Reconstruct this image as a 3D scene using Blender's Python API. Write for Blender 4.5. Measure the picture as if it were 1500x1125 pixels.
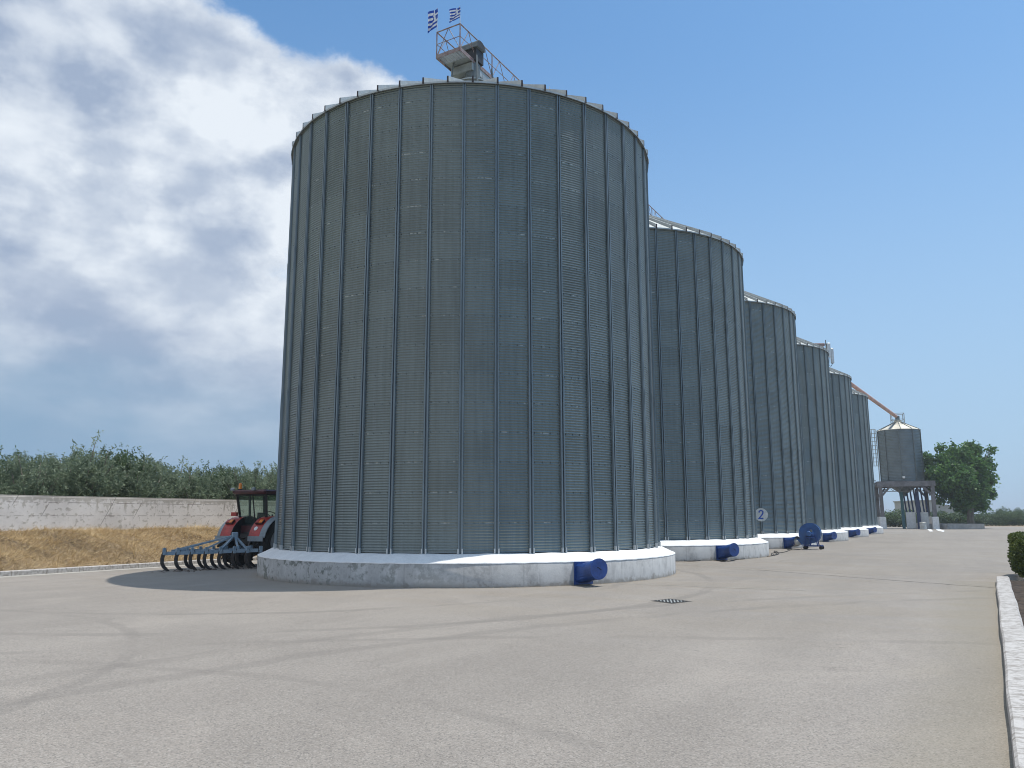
import bpy, math, random
import numpy as np
from mathutils import Matrix, Vector
random.seed(7); RNG = np.random.default_rng(7)
sc = bpy.context.scene
for o in list(bpy.data.objects): bpy.data.objects.remove(o)
R = math.radians
# ------------------------------------------------------------------ camera
FPX, PITCH, ROLL, EYE = 1143.14, R(9.6627), R(-0.1255), 1.65
fw = Vector((0, math.cos(PITCH), math.sin(PITCH))); up0 = Vector((0, -math.sin(PITCH), math.cos(PITCH))); rt0 = Vector((1, 0, 0))
rt = math.cos(ROLL)*rt0 + math.sin(ROLL)*up0; up = -math.sin(ROLL)*rt0 + math.cos(ROLL)*up0
cam = bpy.data.cameras.new('camera'); camo = bpy.data.objects.new('camera', cam); sc.collection.objects.link(camo)
M = Matrix((rt, up, -fw)).transposed().to_4x4(); M.translation = (0, 0, EYE); camo.matrix_world = M
cam.sensor_width = 36; cam.lens = FPX/1500*36; cam.clip_start = .05; cam.clip_end = 12000
sc.camera = camo
# ------------------------------------------------------------------ sun, sky, exposure
SUN_AZ, SUN_EL = R(74), R(72)
sun = bpy.data.lights.new('sun', 'SUN'); sun.energy = 3.6; sun.angle = R(.53); sun.color = (1, .95, .87)
suno = bpy.data.objects.new('sun', sun); sc.collection.objects.link(suno)
sd = Vector((math.sin(SUN_AZ)*math.cos(SUN_EL), math.cos(SUN_AZ)*math.cos(SUN_EL), math.sin(SUN_EL)))
suno.rotation_euler = sd.to_track_quat('Z', 'Y').to_euler(); suno.location = (20, 20, 60)
sc.view_settings.view_transform = 'Standard'; sc.view_settings.look = 'None'
sc.view_settings.exposure = 0.0; sc.view_settings.gamma = 1.0
sc.cycles.filter_width = 1.0

class NT:
    """small node helper"""
    def __init__(s, tree): s.t = tree; s.n = tree.nodes; s.l = tree.links
    def new(s, typ, **kw):
        n = s.n.new(typ)
        for k, v in kw.items(): setattr(n, k, v)
        return n
    def put(s, sock, v):
        if isinstance(v, bpy.types.NodeSocket): s.l.new(v, sock)
        elif v is not None: sock.default_value = v
    def math(s, op, a, b=None, c=None, clamp=False):
        n = s.new('ShaderNodeMath', operation=op, use_clamp=clamp); s.put(n.inputs[0], a); s.put(n.inputs[1], b)
        if c is not None: s.put(n.inputs[2], c)
        return n.outputs[0]
    def noise(s, vec, scale, detail=4, rough=.55, dist=0, w=None):
        n = s.new('ShaderNodeTexNoise'); s.put(n.inputs['Vector'], vec); n.inputs['Scale'].default_value = scale
        n.inputs['Detail'].default_value = detail; n.inputs['Roughness'].default_value = rough; n.inputs['Distortion'].default_value = dist
        return n.outputs['Fac']
    def ramp(s, x, a, b, lo=0., hi=1., smooth=True):
        n = s.new('ShaderNodeMapRange', interpolation_type='SMOOTHSTEP' if smooth else 'LINEAR'); s.put(n.inputs[0], x)
        n.inputs[1].default_value = a; n.inputs[2].default_value = b; n.inputs[3].default_value = lo; n.inputs[4].default_value = hi
        return n.outputs[0]
    def mix(s, f, a, b, mode='MIX'):
        n = s.new('ShaderNodeMix', data_type='RGBA', blend_type=mode); s.put(n.inputs[0], f)
        for i, v in ((6, a), (7, b)): s.put(n.inputs[i], (*v, 1) if isinstance(v, tuple) and len(v) == 3 else v)
        return n.outputs[2]
    def scale(s, vec, x, y, z, loc=(0, 0, 0)):
        n = s.new('ShaderNodeMapping'); s.put(n.inputs[0], vec); n.inputs[3].default_value = (x, y, z); n.inputs[1].default_value = loc
        return n.outputs[0]
    def sep(s, vec):
        n = s.new('ShaderNodeSeparateXYZ'); s.put(n.inputs[0], vec); return n.outputs

def make_world():
    w = bpy.data.worlds.new('World'); sc.world = w; w.use_nodes = True; T = NT(w.node_tree); T.n.clear()
    out = T.new('ShaderNodeOutputWorld'); bg = T.new('ShaderNodeBackground'); T.l.new(bg.outputs[0], out.inputs[0])
    sky = T.new('ShaderNodeTexSky', sky_type='NISHITA'); sky.sun_disc = False; sky.sun_elevation = SUN_EL; sky.sun_rotation = SUN_AZ
    sky.altitude = 50; sky.air_density = 1.0; sky.dust_density = 1.2; sky.ozone_density = 1.6
    d = T.new('ShaderNodeTexCoord').outputs['Generated']
    x, y, z = T.sep(d)
    az = T.math('ARCTAN2', x, y); el = T.math('ARCSINE', z)
    # cloud bank lies to the left (azimuth below the edge); its edge shifts with elevation
    edge = T.math('ADD', T.ramp(el, .515, .60, -.17, -.46), T.ramp(el, .0, .25, .12, 0))
    m = T.math('MINIMUM', T.math('MAXIMUM', T.math('SUBTRACT', edge, az), -.6), .5)      # >0 inside the bank
    vec = T.scale(d, 1, 1, 1.5)
    n1 = T.noise(vec, 3.2, 10, .60, .15); n2 = T.noise(T.scale(d, 1, 1, 1.3, (2, 5, 1)), 9, 8, .62, .1)
    nn = T.math('ADD', T.math('MULTIPLY', n1, .6), T.math('MULTIPLY', n2, .4))
    dens = T.math('ADD', T.math('MULTIPLY', m, 2.8), T.math('MULTIPLY', T.math('SUBTRACT', nn, .45), 2.4))
    cov = T.ramp(dens, -.05, .24)
    # light and dark of the cloud: bright thin rim, grey belly, billows
    nb = T.noise(T.scale(d, 1, 1, 1.45, (3, 1, .57)), 7.5, 10, .54, .08); nl = T.noise(T.scale(d, 1, 1, 2.6, (7, 2, 5)), 3.8, 5, .5)
    rim = T.ramp(dens, .05, .62, 1, 0)
    br = T.math('ADD', T.math('MULTIPLY', rim, .62), T.ramp(nb, .38, .66, .05, .95))
    br = T.math('ADD', br, T.ramp(nl, .38, .62, -.2, .3))
    br = T.math('MULTIPLY', br, T.ramp(el, .08, .40, .55, 1.0), clamp=True)
    ccol = T.mix(br, (4.3, 5.3, 7.1), (9.9, 10.6, 11.4))
    ccol = T.mix(T.ramp(T.math('ADD', el, T.math('MULTIPLY', T.math('SUBTRACT', nl, .5), .3)), .04, .24, 0, 1), (3.0, 4.75, 6.8), ccol)
    skyc = T.mix(1.0, sky.outputs[0], (1.17, 1.72, 1.97), 'MULTIPLY')
    hz = T.ramp(el, 0.0, .65, .9, 0)
    skyc = T.mix(hz, skyc, (4.9, 6.9, 9.4))
    T.l.new(T.mix(T.math('MULTIPLY', cov, .97), skyc, ccol), bg.inputs[0]); bg.inputs[1].default_value = .085
make_world()

# ------------------------------------------------------------------ row frame: local X = across the row, local Y = along the row
O = Vector((-1.3619, 25.2691, 0)); U = Vector((.50268, .86447, 0)); V = Vector((.86447, -.50268, 0))
ROT = -math.atan2(U.x, U.y); SPC = 12.3966
def W(s, t, z=0): return O + s*U + t*V + Vector((0, 0, z))
def ray(x, y): return fw*FPX + rt*(x-750) - up*(y-562.5)
def G(x, y, z=0):                      # where the sight line through a photo point meets height z
    d = ray(x, y); return Vector((0, 0, EYE)) + d*((z-EYE)/d.z)
def AT(x, y, Y):                       # point of a sight line at distance Y ahead
    d = ray(x, y); return Vector((0, 0, EYE)) + d*(Y/d.y)
# ------------------------------------------------------------------ materials
MATS = {}
def mat(name, col, rough=.6, metal=0., var=.12, vscale=3., bump=0., bscale=20., col2=None, spec=None, det=6, stretch=(1, 1, 1), coat=0):
    m = bpy.data.materials.new(name); m.use_nodes = True; T = NT(m.node_tree); b = T.n['Principled BSDF']
    c = T.scale(T.new('ShaderNodeTexCoord').outputs['Object'], *stretch)
    n = T.noise(c, vscale, det, .6); n2 = T.noise(c, vscale*7, 4, .6)
    f = T.math('ADD', T.math('MULTIPLY', n, .65), T.math('MULTIPLY', n2, .35))
    hi = col2 or tuple(min(1, k*(1+var)) for k in col); lo = tuple(k*(1-var) for k in col) if col2 is None else col
    T.l.new(T.mix(T.ramp(f, .36, .64), lo, hi), b.inputs['Base Color'])
    T.l.new(T.ramp(n2, .3, .7, max(.02, rough-.08), min(1, rough+.08)), b.inputs['Roughness']); b.inputs['Metallic'].default_value = metal
    if spec is not None: b.inputs['Specular IOR Level'].default_value = spec
    if coat: b.inputs['Coat Weight'].default_value = coat
    if bump:
        bp = T.new('ShaderNodeBump'); bp.inputs['Strength'].default_value = .8; bp.inputs['Distance'].default_value = bump
        T.l.new(T.noise(c, bscale, 5, .6), bp.inputs['Height']); T.l.new(bp.outputs[0], b.inputs['Normal'])
    MATS[name] = m; return m

def silo_metal(name, col, panels=True):
    m = bpy.data.materials.new(name); m.use_nodes = True; T = NT(m.node_tree); b = T.n['Principled BSDF']
    c = T.new('ShaderNodeTexCoord').outputs['Object']; x, y, z = T.sep(c)
    a = T.math('ARCTAN2', x, y)
    rid = T.math('FLOOR', T.math('DIVIDE', T.math('SUBTRACT', z, .79), .748))
    aid = T.math('FLOOR', T.math('DIVIDE', T.math('SUBTRACT', a, R(148.9)), 2*math.pi/42))
    cx = T.new('ShaderNodeCombineXYZ'); T.put(cx.inputs[0], rid); T.put(cx.inputs[1], aid)
    wn = T.new('ShaderNodeTexWhiteNoise', noise_dimensions='2D'); T.put(wn.inputs[0], cx.outputs[0])
    cx2 = T.new('ShaderNodeCombineXYZ'); T.put(cx2.inputs[0], a); T.put(cx2.inputs[2], T.math('MULTIPLY', z, .05))
    streak = T.noise(T.scale(cx2.outputs[0], 60, 1, 9), 1, 5, .6)
    big = T.noise(c, .5, 4, .6); sm = T.noise(c, 9, 4, .6)
    f = T.math('ADD', T.math('MULTIPLY', wn.outputs[0], .09), T.math('ADD', T.math('MULTIPLY', streak, .42), T.math('MULTIPLY', big, .45)))
    base = T.mix(T.ramp(f, .32, .62), tuple(k*.84 for k in col), tuple(k*1.15 for k in col))
    # worn zinc along the horizontal overlaps, in broken dashes
    fz = T.math('FRACT', T.math('DIVIDE', T.math('SUBTRACT', z, .79), .748))
    line = T.math('MULTIPLY', T.ramp(T.math('ABSOLUTE', T.math('SUBTRACT', fz, .955)), .010, .022, 1, 0), T.ramp(T.noise(T.scale(c, 2.2, 2.2, .7), 1.2, 5, .7), .55, .64))
    base = T.mix(T.math('MULTIPLY', line, .8), base, (.50, .51, .47))
    base = T.mix(T.ramp(sm, .62, .8, 0, .25), base, tuple(k*.7 for k in col))
    T.l.new(base, b.inputs['Base Color']); b.inputs['Metallic'].default_value = .65
    T.l.new(T.ramp(big, .3, .7, .34, .44), b.inputs['Roughness'])
    MATS[name] = m; return m
silo_metal('silo_steel', (.182, .214, .212))
mat('stiffener_steel', (.19, .235, .26), .5, .4, .15, 2, stretch=(1, 1, .2))
mat('stiffener_foot', (.55, .57, .57), .5, .5, .12, 8)
mat('roof_steel', (.45, .47, .46), .5, .45, .15, 1.5)
mat('rib_end', (.05, .035, .035), .7)
mat('galv', (.42, .44, .43), .5, .45, .15, 3)
mat('galv_dark', (.16, .18, .18), .55, .4, .2, 3)
mat('rail_red', (.22, .11, .10), .6, .2, .3, 6, col2=(.36, .33, .31))
mat('white_apron', (.80, .80, .79), .85, 0, .06, 4, bump=.01, bscale=14)
mat('dark', (.02, .021, .023), .6)
mat('blue_paint', (.016, .062, .25), .42, 0, .22, 3, bump=.004, bscale=25, coat=.15)
mat('blue_steel', (.028, .105, .30), .4, 0, .25, 4, coat=.1)
mat('cable', (.012, .012, .012), .6)
mat('white_paint', (.75, .75, .73), .7, 0, .1, 5)
mat('sign_face', (.50, .55, .56), .35, .2, .2, 6, col2=(.72, .74, .73))
mat('sign_blue', (.02, .09, .45), .5)
mat('concrete', (.38, .37, .35), .9, 0, .2, 2, bump=.006, bscale=30)
mat('iron', (.03, .03, .032), .6, .5)
mat('plough_blue', (.17, .265, .35), .5, .1, .3, 5, col2=(.40, .48, .55))
mat('tine_steel', (.05, .047, .05), .5, .6, .4, 6, col2=(.13, .11, .10))
mat('tractor_red', (.38, .028, .024), .42, 0, .3, 4, coat=.2)
mat('tractor_dark_red', (.065, .014, .018), .45, 0, .3, 4)
mat('tractor_grey', (.25, .285, .31), .5, 0, .15, 4)
mat('tractor_black', (.016, .016, .017), .6, 0, .3, 4)
mat('tyre', (.022, .021, .02), .85, 0, .3, 6, bump=.01, bscale=10)
mat('rim_grey', (.42, .44, .45), .5, .2, .2, 5)
mat('orange', (.85, .25, .02), .3)
mat('pink_tube', (.55, .33, .27), .6, .1, .2, 1)
mat('pale_metal', (.62, .64, .64), .45, .3, .1, 2)
mat('hopper_steel', (.15, .18, .19), .5, .45, .15, .8)
mat('hopper_roof', (.66, .62, .52), .6, .2, .15, 1)
mat('column', (.16, .155, .16), .8, 0, .3, 1.2)
mat('teal_post', (.04, .13, .15), .6)
mat('navy_pipe', (.03, .05, .13), .55)
mat('bark', (.17, .15, .12), .95, 0, .35, 5, bump=.03, bscale=8, stretch=(1, 1, .25))
mat('soil', (.055, .038, .026), 1, 0, .5, 5, bump=.05, bscale=12)
mat('dry_earth', (.30, .22, .13), 1, 0, .3, .4, bump=.05, bscale=3)
mat('field', (.20, .19, .10), 1, 0, .35, .15, bump=.05, bscale=2)
mat('building_wall', (.42, .41, .40), .9, 0, .1, .5)
mat('car_blue', (.02, .07, .28), .3, .3, .1, 2, coat=.5)
mat('clod', (.10, .065, .05), 1, 0, .4, 8)
mat('jute', (.55, .52, .46), .9, 0, .15, 9)

def glass(name, col, alpha):
    m = bpy.data.materials.new(name); m.use_nodes = True; T = NT(m.node_tree); b = T.n['Principled BSDF']
    tr = T.new('ShaderNodeBsdfTransparent'); tr.inputs[0].default_value = (*col, 1); mx = T.new('ShaderNodeMixShader')
    b.inputs['Base Color'].default_value = (.12, .17, .16, 1); b.inputs['Roughness'].default_value = .06
    mx.inputs[0].default_value = alpha; T.l.new(tr.outputs[0], mx.inputs[1]); T.l.new(b.outputs[0], mx.inputs[2]); T.l.new(mx.outputs[0], T.n['Material Output'].inputs[0])
    MATS[name] = m
glass('cab_glass', (.90, .97, .94), .16); glass('car_glass', (.5, .6, .65), .7)

def plinth_mat():
    m = bpy.data.materials.new('plinth_concrete'); m.use_nodes = True; T = NT(m.node_tree); b = T.n['Principled BSDF']
    c = T.new('ShaderNodeTexCoord').outputs['Object']; x, y, z = T.sep(c); a = T.math('ARCTAN2', x, y)
    cx = T.new('ShaderNodeCombineXYZ'); T.put(cx.inputs[0], T.math('MULTIPLY', a, 6.4)); T.put(cx.inputs[1], T.math('MULTIPLY', z, .35)); p = cx.outputs[0]
    n = T.noise(p, 1.3, 9, .65, .3); n2 = T.noise(c, 5, 10, .7, .2); st = T.noise(T.scale(p, 6, .5, 1), 1.5, 5, .6)
    base = T.mix(T.ramp(n, .40, .60), (.36, .355, .345), (.53, .525, .51))
    base = T.mix(T.ramp(n2, .42, .58, 0, .45), base, (.62, .61, .59))
    base = T.mix(T.ramp(st, .55, .75, 0, .45), base, (.60, .60, .59))
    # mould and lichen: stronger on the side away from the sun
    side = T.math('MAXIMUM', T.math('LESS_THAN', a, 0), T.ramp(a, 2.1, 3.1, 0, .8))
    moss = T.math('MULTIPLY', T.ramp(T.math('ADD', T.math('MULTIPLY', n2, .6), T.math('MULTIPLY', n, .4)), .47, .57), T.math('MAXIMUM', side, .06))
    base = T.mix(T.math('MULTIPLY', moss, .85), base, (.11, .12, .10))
    # formwork joints
    fr = T.math('FRACT', T.math('MULTIPLY', a, 28/(2*math.pi)))
    j = T.math('MULTIPLY', T.ramp(T.math('ABSOLUTE', T.math('SUBTRACT', fr, .5)), .003, .012, 1, 0), .35)
    base = T.mix(j, base, (.2, .2, .19))
    foot = T.ramp(T.math('ADD', z, T.math('MULTIPLY', T.math('SUBTRACT', n2, .5), .5)), .0, .14, .6, 0)
    base = T.mix(foot, base, (.22, .19, .15))
    T.l.new(base, b.inputs['Base Color']); b.inputs['Roughness'].default_value = .92
    bp = T.new('ShaderNodeBump'); bp.inputs['Strength'].default_value = .7; bp.inputs['Distance'].default_value = .015
    T.l.new(n2, bp.inputs['Height']); T.l.new(bp.outputs[0], b.inputs['Normal']); MATS['plinth'] = m
plinth_mat()

def asphalt_mat():
    m = bpy.data.materials.new('yard_surface'); m.use_nodes = True; T = NT(m.node_tree); b = T.n['Principled BSDF']
    c = T.new('ShaderNodeTexCoord').outputs['Object']          # local Y runs along the row
    x, y, z = T.sep(c)
    big = T.noise(c, .11, 6, .6, .6); mid = T.noise(c, .7, 8, .62, .4); fine = T.noise(c, 38, 5, .8)
    tr = T.noise(T.scale(c, 1, .12, 1), .8, 7, .6, .8)
    v = T.new('ShaderNodeTexVoronoi'); T.put(v.inputs[0], c); v.inputs['Scale'].default_value = 85
    f = T.math('ADD', T.math('MULTIPLY', big, .4), T.math('ADD', T.math('MULTIPLY', mid, .28), T.math('MULTIPLY', tr, .32)))
    base = T.mix(T.ramp(f, .38, .62), (.256, .225, .194), (.345, .305, .264))
    base = T.mix(T.ramp(T.noise(c, .33, 5, .6, 1.2), .54, .72, 0, .5), base, (.395, .345, .295))     # pale dusty areas
    base = T.mix(T.ramp(T.noise(T.scale(c, 1, 1, 1, (9, 3, 0)), .5, 6, .65, 1.), .60, .74, 0, .40), base, (.20, .175, .145))
    sk = T.new('ShaderNodeTexVoronoi'); T.put(sk.inputs[0], c); sk.inputs['Scale'].default_value = 2.6; dk = T.new('ShaderNodeSeparateColor'); T.put(dk.inputs[0], sk.outputs['Color'])
    spot = T.math('MULTIPLY', T.ramp(sk.outputs['Distance'], .05, .11, .75, 0), T.math('MULTIPLY', T.math('GREATER_THAN', dk.outputs[0], .80), T.ramp(T.noise(c, .25, 3, .5), .45, .55)))
    base = T.mix(spot, base, (.09, .08, .07))
    dust = T.math('MULTIPLY', T.ramp(y, -13, -5, 0, .7), T.ramp(T.noise(T.scale(c, .5, 1.6, 1, (2, 2, 0)), .5, 7, .65, .8), .44, .60, 0, .55))
    base = T.mix(dust, base, (.30, .245, .175))   # oil and damp stains
    sp = T.new('ShaderNodeSeparateColor'); T.put(sp.inputs[0], v.outputs['Color'])
    base = T.mix(T.ramp(sp.outputs[0], .35, 1., 0, .50, False), base, (.50, .46, .41))
    base = T.mix(T.ramp(sp.outputs[1], .70, .97, 0, .62, False), base, (.09, .085, .08))
    base = T.mix(T.ramp(fine, .38, .62, .0, .42), base, (.17, .155, .14))
    w1 = T.noise(T.scale(c, 1, 1, 1, (5, 5, 0)), .30, 7, .62, .5)
    cr = T.math('MULTIPLY', T.ramp(T.math('ABSOLUTE', T.math('SUBTRACT', w1, .5)), .0006, .0025, .5, 0), T.ramp(T.noise(c, .45, 3, .5), .56, .64))
    base = T.mix(cr, base, (.07, .062, .055))
    # faint arcs of turning wheels
    def arc(cx_, cy_, rad, wd, amt, base):
        dx = T.math('SUBTRACT', x, cx_); dy = T.math('SUBTRACT', y, cy_)
        r = T.math('SQRT', T.math('ADD', T.math('MULTIPLY', dx, dx), T.math('MULTIPLY', dy, dy)))
        r = T.math('ADD', r, T.math('MULTIPLY', T.math('SUBTRACT', mid, .5), .5))
        k = T.ramp(T.math('ABSOLUTE', T.math('SUBTRACT', r, rad)), wd*.5, wd, amt, 0)
        k = T.math('MULTIPLY', k, T.ramp(tr, .4, .55))
        return T.mix(k, base, (.16, .145, .13))
    for a_ in ((-3, -4, 9.3, .16, .38), (-2.5, -4.4, 11.1, .17, .34), (4, -8, 13.5, .14, .3), (30, -20, 24, .2, .3), (31, -20, 26.0, .2, .3), (0, -20, 7, .13, .3), (8, -24, 9, .13, .25), (20, -30, 22, .16, .28)): base = arc(*a_, base)
    # rusty, dusty rim close to the kerb on the right
    k = T.math('MULTIPLY', T.ramp(T.math('ADD', x, T.math('MULTIPLY', mid, 1.2)), 13.4, 14.5, 0, .45), T.ramp(y, 2.2, 2.8, 1, 0))
    base = T.mix(k, base, (.23, .20, .14))
    T.l.new(base, b.inputs['Base Color']); b.inputs['Roughness'].default_value = .9
    bp = T.new('ShaderNodeBump'); bp.inputs['Strength'].default_value = .6; bp.inputs['Distance'].default_value = .004
    T.l.new(T.math('ADD', fine, T.math('MULTIPLY', sp.outputs[0], .5)), bp.inputs['Height']); T.l.new(bp.outputs[0], b.inputs['Normal'])
    MATS['asphalt'] = m
asphalt_mat()

def wall_mat():
    m = bpy.data.materials.new('whitewashed_wall'); m.use_nodes = True; T = NT(m.node_tree); b = T.n['Principled BSDF']
    c = T.new('ShaderNodeTexCoord').outputs['Object']; x, y, z = T.sep(c)
    cx = T.new('ShaderNodeCombineXYZ'); T.put(cx.inputs[0], y); T.put(cx.inputs[1], z); p = cx.outputs[0]
    n = T.noise(p, 5.5, 8, .68, .1); low = T.noise(p, .7, 4, .6); base = T.mix(T.ramp(low, .35, .65), (.74, .70, .67), (.87, .83, .80))
    zz = T.math('SUBTRACT', z, 1.2)                               # 0 at wall foot, 1.2 at top
    top = T.ramp(T.math('ADD', zz, T.math('MULTIPLY', T.math('SUBTRACT', n, .5), .9)), .93, 1.1)
    pits = T.ramp(n, .555, .585); bot = T.math('MULTIPLY', T.ramp(zz, .05, .22, 1, 0), T.ramp(n, .5, .56))
    drip = T.math('MULTIPLY', T.ramp(T.noise(T.scale(p, 2.2, .25, 1), 1.6, 4, .6), .57, .62), T.ramp(zz, .55, .95))
    k = T.math('MAXIMUM', T.math('MAXIMUM', T.math('MULTIPLY', top, .8), T.math('MULTIPLY', pits, .75)), T.math('MAXIMUM', bot, drip))
    base = T.mix(T.math('MULTIPLY', k, .85), base, T.mix(T.ramp(low, .4, .6), (.33, .30, .26), (.45, .41, .35)))
    # board joints and slanting cracks
    for h in (.52, .97):
        l = T.math('MULTIPLY', T.ramp(T.math('ABSOLUTE', T.math('SUBTRACT', zz, h)), .006, .016, 1, 0), T.ramp(T.noise(p, 3, 3, .7), .42, .5))
        base = T.mix(T.math('MULTIPLY', l, .75), base, (.22, .18, .17))
    sl = T.math('FRACT', T.math('ADD', T.math('DIVIDE', y, 1.15), T.math('MULTIPLY', zz, -.45)))
    l = T.math('MULTIPLY', T.ramp(T.math('ABSOLUTE', T.math('SUBTRACT', sl, .5)), .006, .014, 1, 0), T.ramp(T.noise(p, .8, 2, .5), .5, .58))
    base = T.mix(T.math('MULTIPLY', l, .8), base, (.22, .19, .17))
    T.l.new(base, b.inputs['Base Color']); b.inputs['Roughness'].default_value = .9
    bp = T.new('ShaderNodeBump'); bp.inputs['Distance'].default_value = .01; T.l.new(n, bp.inputs['Height']); T.l.new(bp.outputs[0], b.inputs['Normal'])
    MATS['wall'] = m
wall_mat()

def kerb_mat():
    m = bpy.data.materials.new('kerb_paint'); m.use_nodes = True; T = NT(m.node_tree); b = T.n['Principled BSDF']
    c = T.new('ShaderNodeTexCoord').outputs['Object']; x, y, z = T.sep(c)
    n = T.noise(T.scale(c, 4, 5, 4), 2.6, 8, .68, .1); n2 = T.noise(c, 30, 4, .6)
    base = T.mix(T.ramp(n, .38, .56), (.30, .275, .25), (.52, .495, .47))
    base = T.mix(T.ramp(n2, .55, .75, 0, .4), base, (.30, .25, .20))
    j = T.ramp(T.math('ABSOLUTE', T.math('SUBTRACT', T.math('FRACT', y), .5)), .008, .02, .6, 0)
    base = T.mix(j, base, (.2, .17, .14))
    T.l.new(base, b.inputs['Base Color']); b.inputs['Roughness'].default_value = .9
    bp = T.new('ShaderNodeBump'); bp.inputs['Distance'].default_value = .005; T.l.new(T.math('ADD', n, T.math('MULTIPLY', n2, .5)), bp.inputs['Height']); T.l.new(bp.outputs[0], b.inputs['Normal'])
    MATS['kerb'] = m
kerb_mat()

def leaf_mat(name, a, bcol, trans=.35, rough=.55):
    m = bpy.data.materials.new(name); m.use_nodes = True; T = NT(m.node_tree); b = T.n['Principled BSDF']
    at = T.new('ShaderNodeAttribute'); at.attribute_name = 'tint'
    c = T.new('ShaderNodeTexCoord').outputs['Object']
    f = T.math('ADD', T.math('MULTIPLY', at.outputs['Fac'], .7), T.math('MULTIPLY', T.noise(c, 1.2, 3, .6), .35))
    col = T.mix(T.ramp(f, .1, .95, 0, 1, False), a, bcol); T.l.new(col, b.inputs['Base Color']); b.inputs['Roughness'].default_value = rough
    tr = T.new('ShaderNodeBsdfTranslucent'); T.l.new(col, tr.inputs[0]); mx = T.new('ShaderNodeMixShader'); mx.inputs[0].default_value = trans
    T.l.new(b.outputs[0], mx.inputs[1]); T.l.new(tr.outputs[0], mx.inputs[2]); T.l.new(mx.outputs[0], T.n['Material Output'].inputs[0]); MATS[name] = m
leaf_mat('olive_leaf', (.055, .095, .045), (.36, .43, .29), .4); leaf_mat('dark_leaf', (.04, .075, .035), (.15, .22, .09))
leaf_mat('plane_leaf', (.028, .085, .02), (.15, .29, .07), .45); leaf_mat('hedge_leaf', (.035, .06, .012), (.15, .19, .035))
leaf_mat('straw', (.20, .14, .075), (.80, .62, .36), .2, .8)

def flag_mat():
    m = bpy.data.materials.new('striped_flag'); m.use_nodes = True; T = NT(m.node_tree); b = T.n['Principled BSDF']
    uv = T.new('ShaderNodeTexCoord').outputs['UV']; x, y, z = T.sep(uv)   # x along the fly, y up the hoist
    st = T.math('LESS_THAN', T.math('MODULO', T.math('MULTIPLY', y, 9), 2), 1)          # nine stripes, blue first and last
    incan = T.math('MULTIPLY', T.math('LESS_THAN', x, .37), T.math('GREATER_THAN', y, .4445))
    cr = T.math('MAXIMUM', T.math('LESS_THAN', T.math('ABSOLUTE', T.math('SUBTRACT', x, .185)), .037), T.math('LESS_THAN', T.math('ABSOLUTE', T.math('SUBTRACT', y, .722)), .0555))
    blue = T.math('ADD', T.math('MULTIPLY', incan, T.math('SUBTRACT', 1, cr)), T.math('MULTIPLY', T.math('SUBTRACT', 1, incan), st))
    col = T.mix(blue, (.8, .8, .8), (.02, .08, .42)); T.l.new(col, b.inputs['Base Color']); b.inputs['Roughness'].default_value = .8
    tr = T.new('ShaderNodeBsdfTranslucent'); T.l.new(col, tr.inputs[0]); mx = T.new('ShaderNodeMixShader'); mx.inputs[0].default_value = .4
    T.l.new(b.outputs[0], mx.inputs[1]); T.l.new(tr.outputs[0], mx.inputs[2]); T.l.new(mx.outputs[0], T.n['Material Output'].inputs[0]); MATS['flag'] = m
flag_mat()

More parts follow.
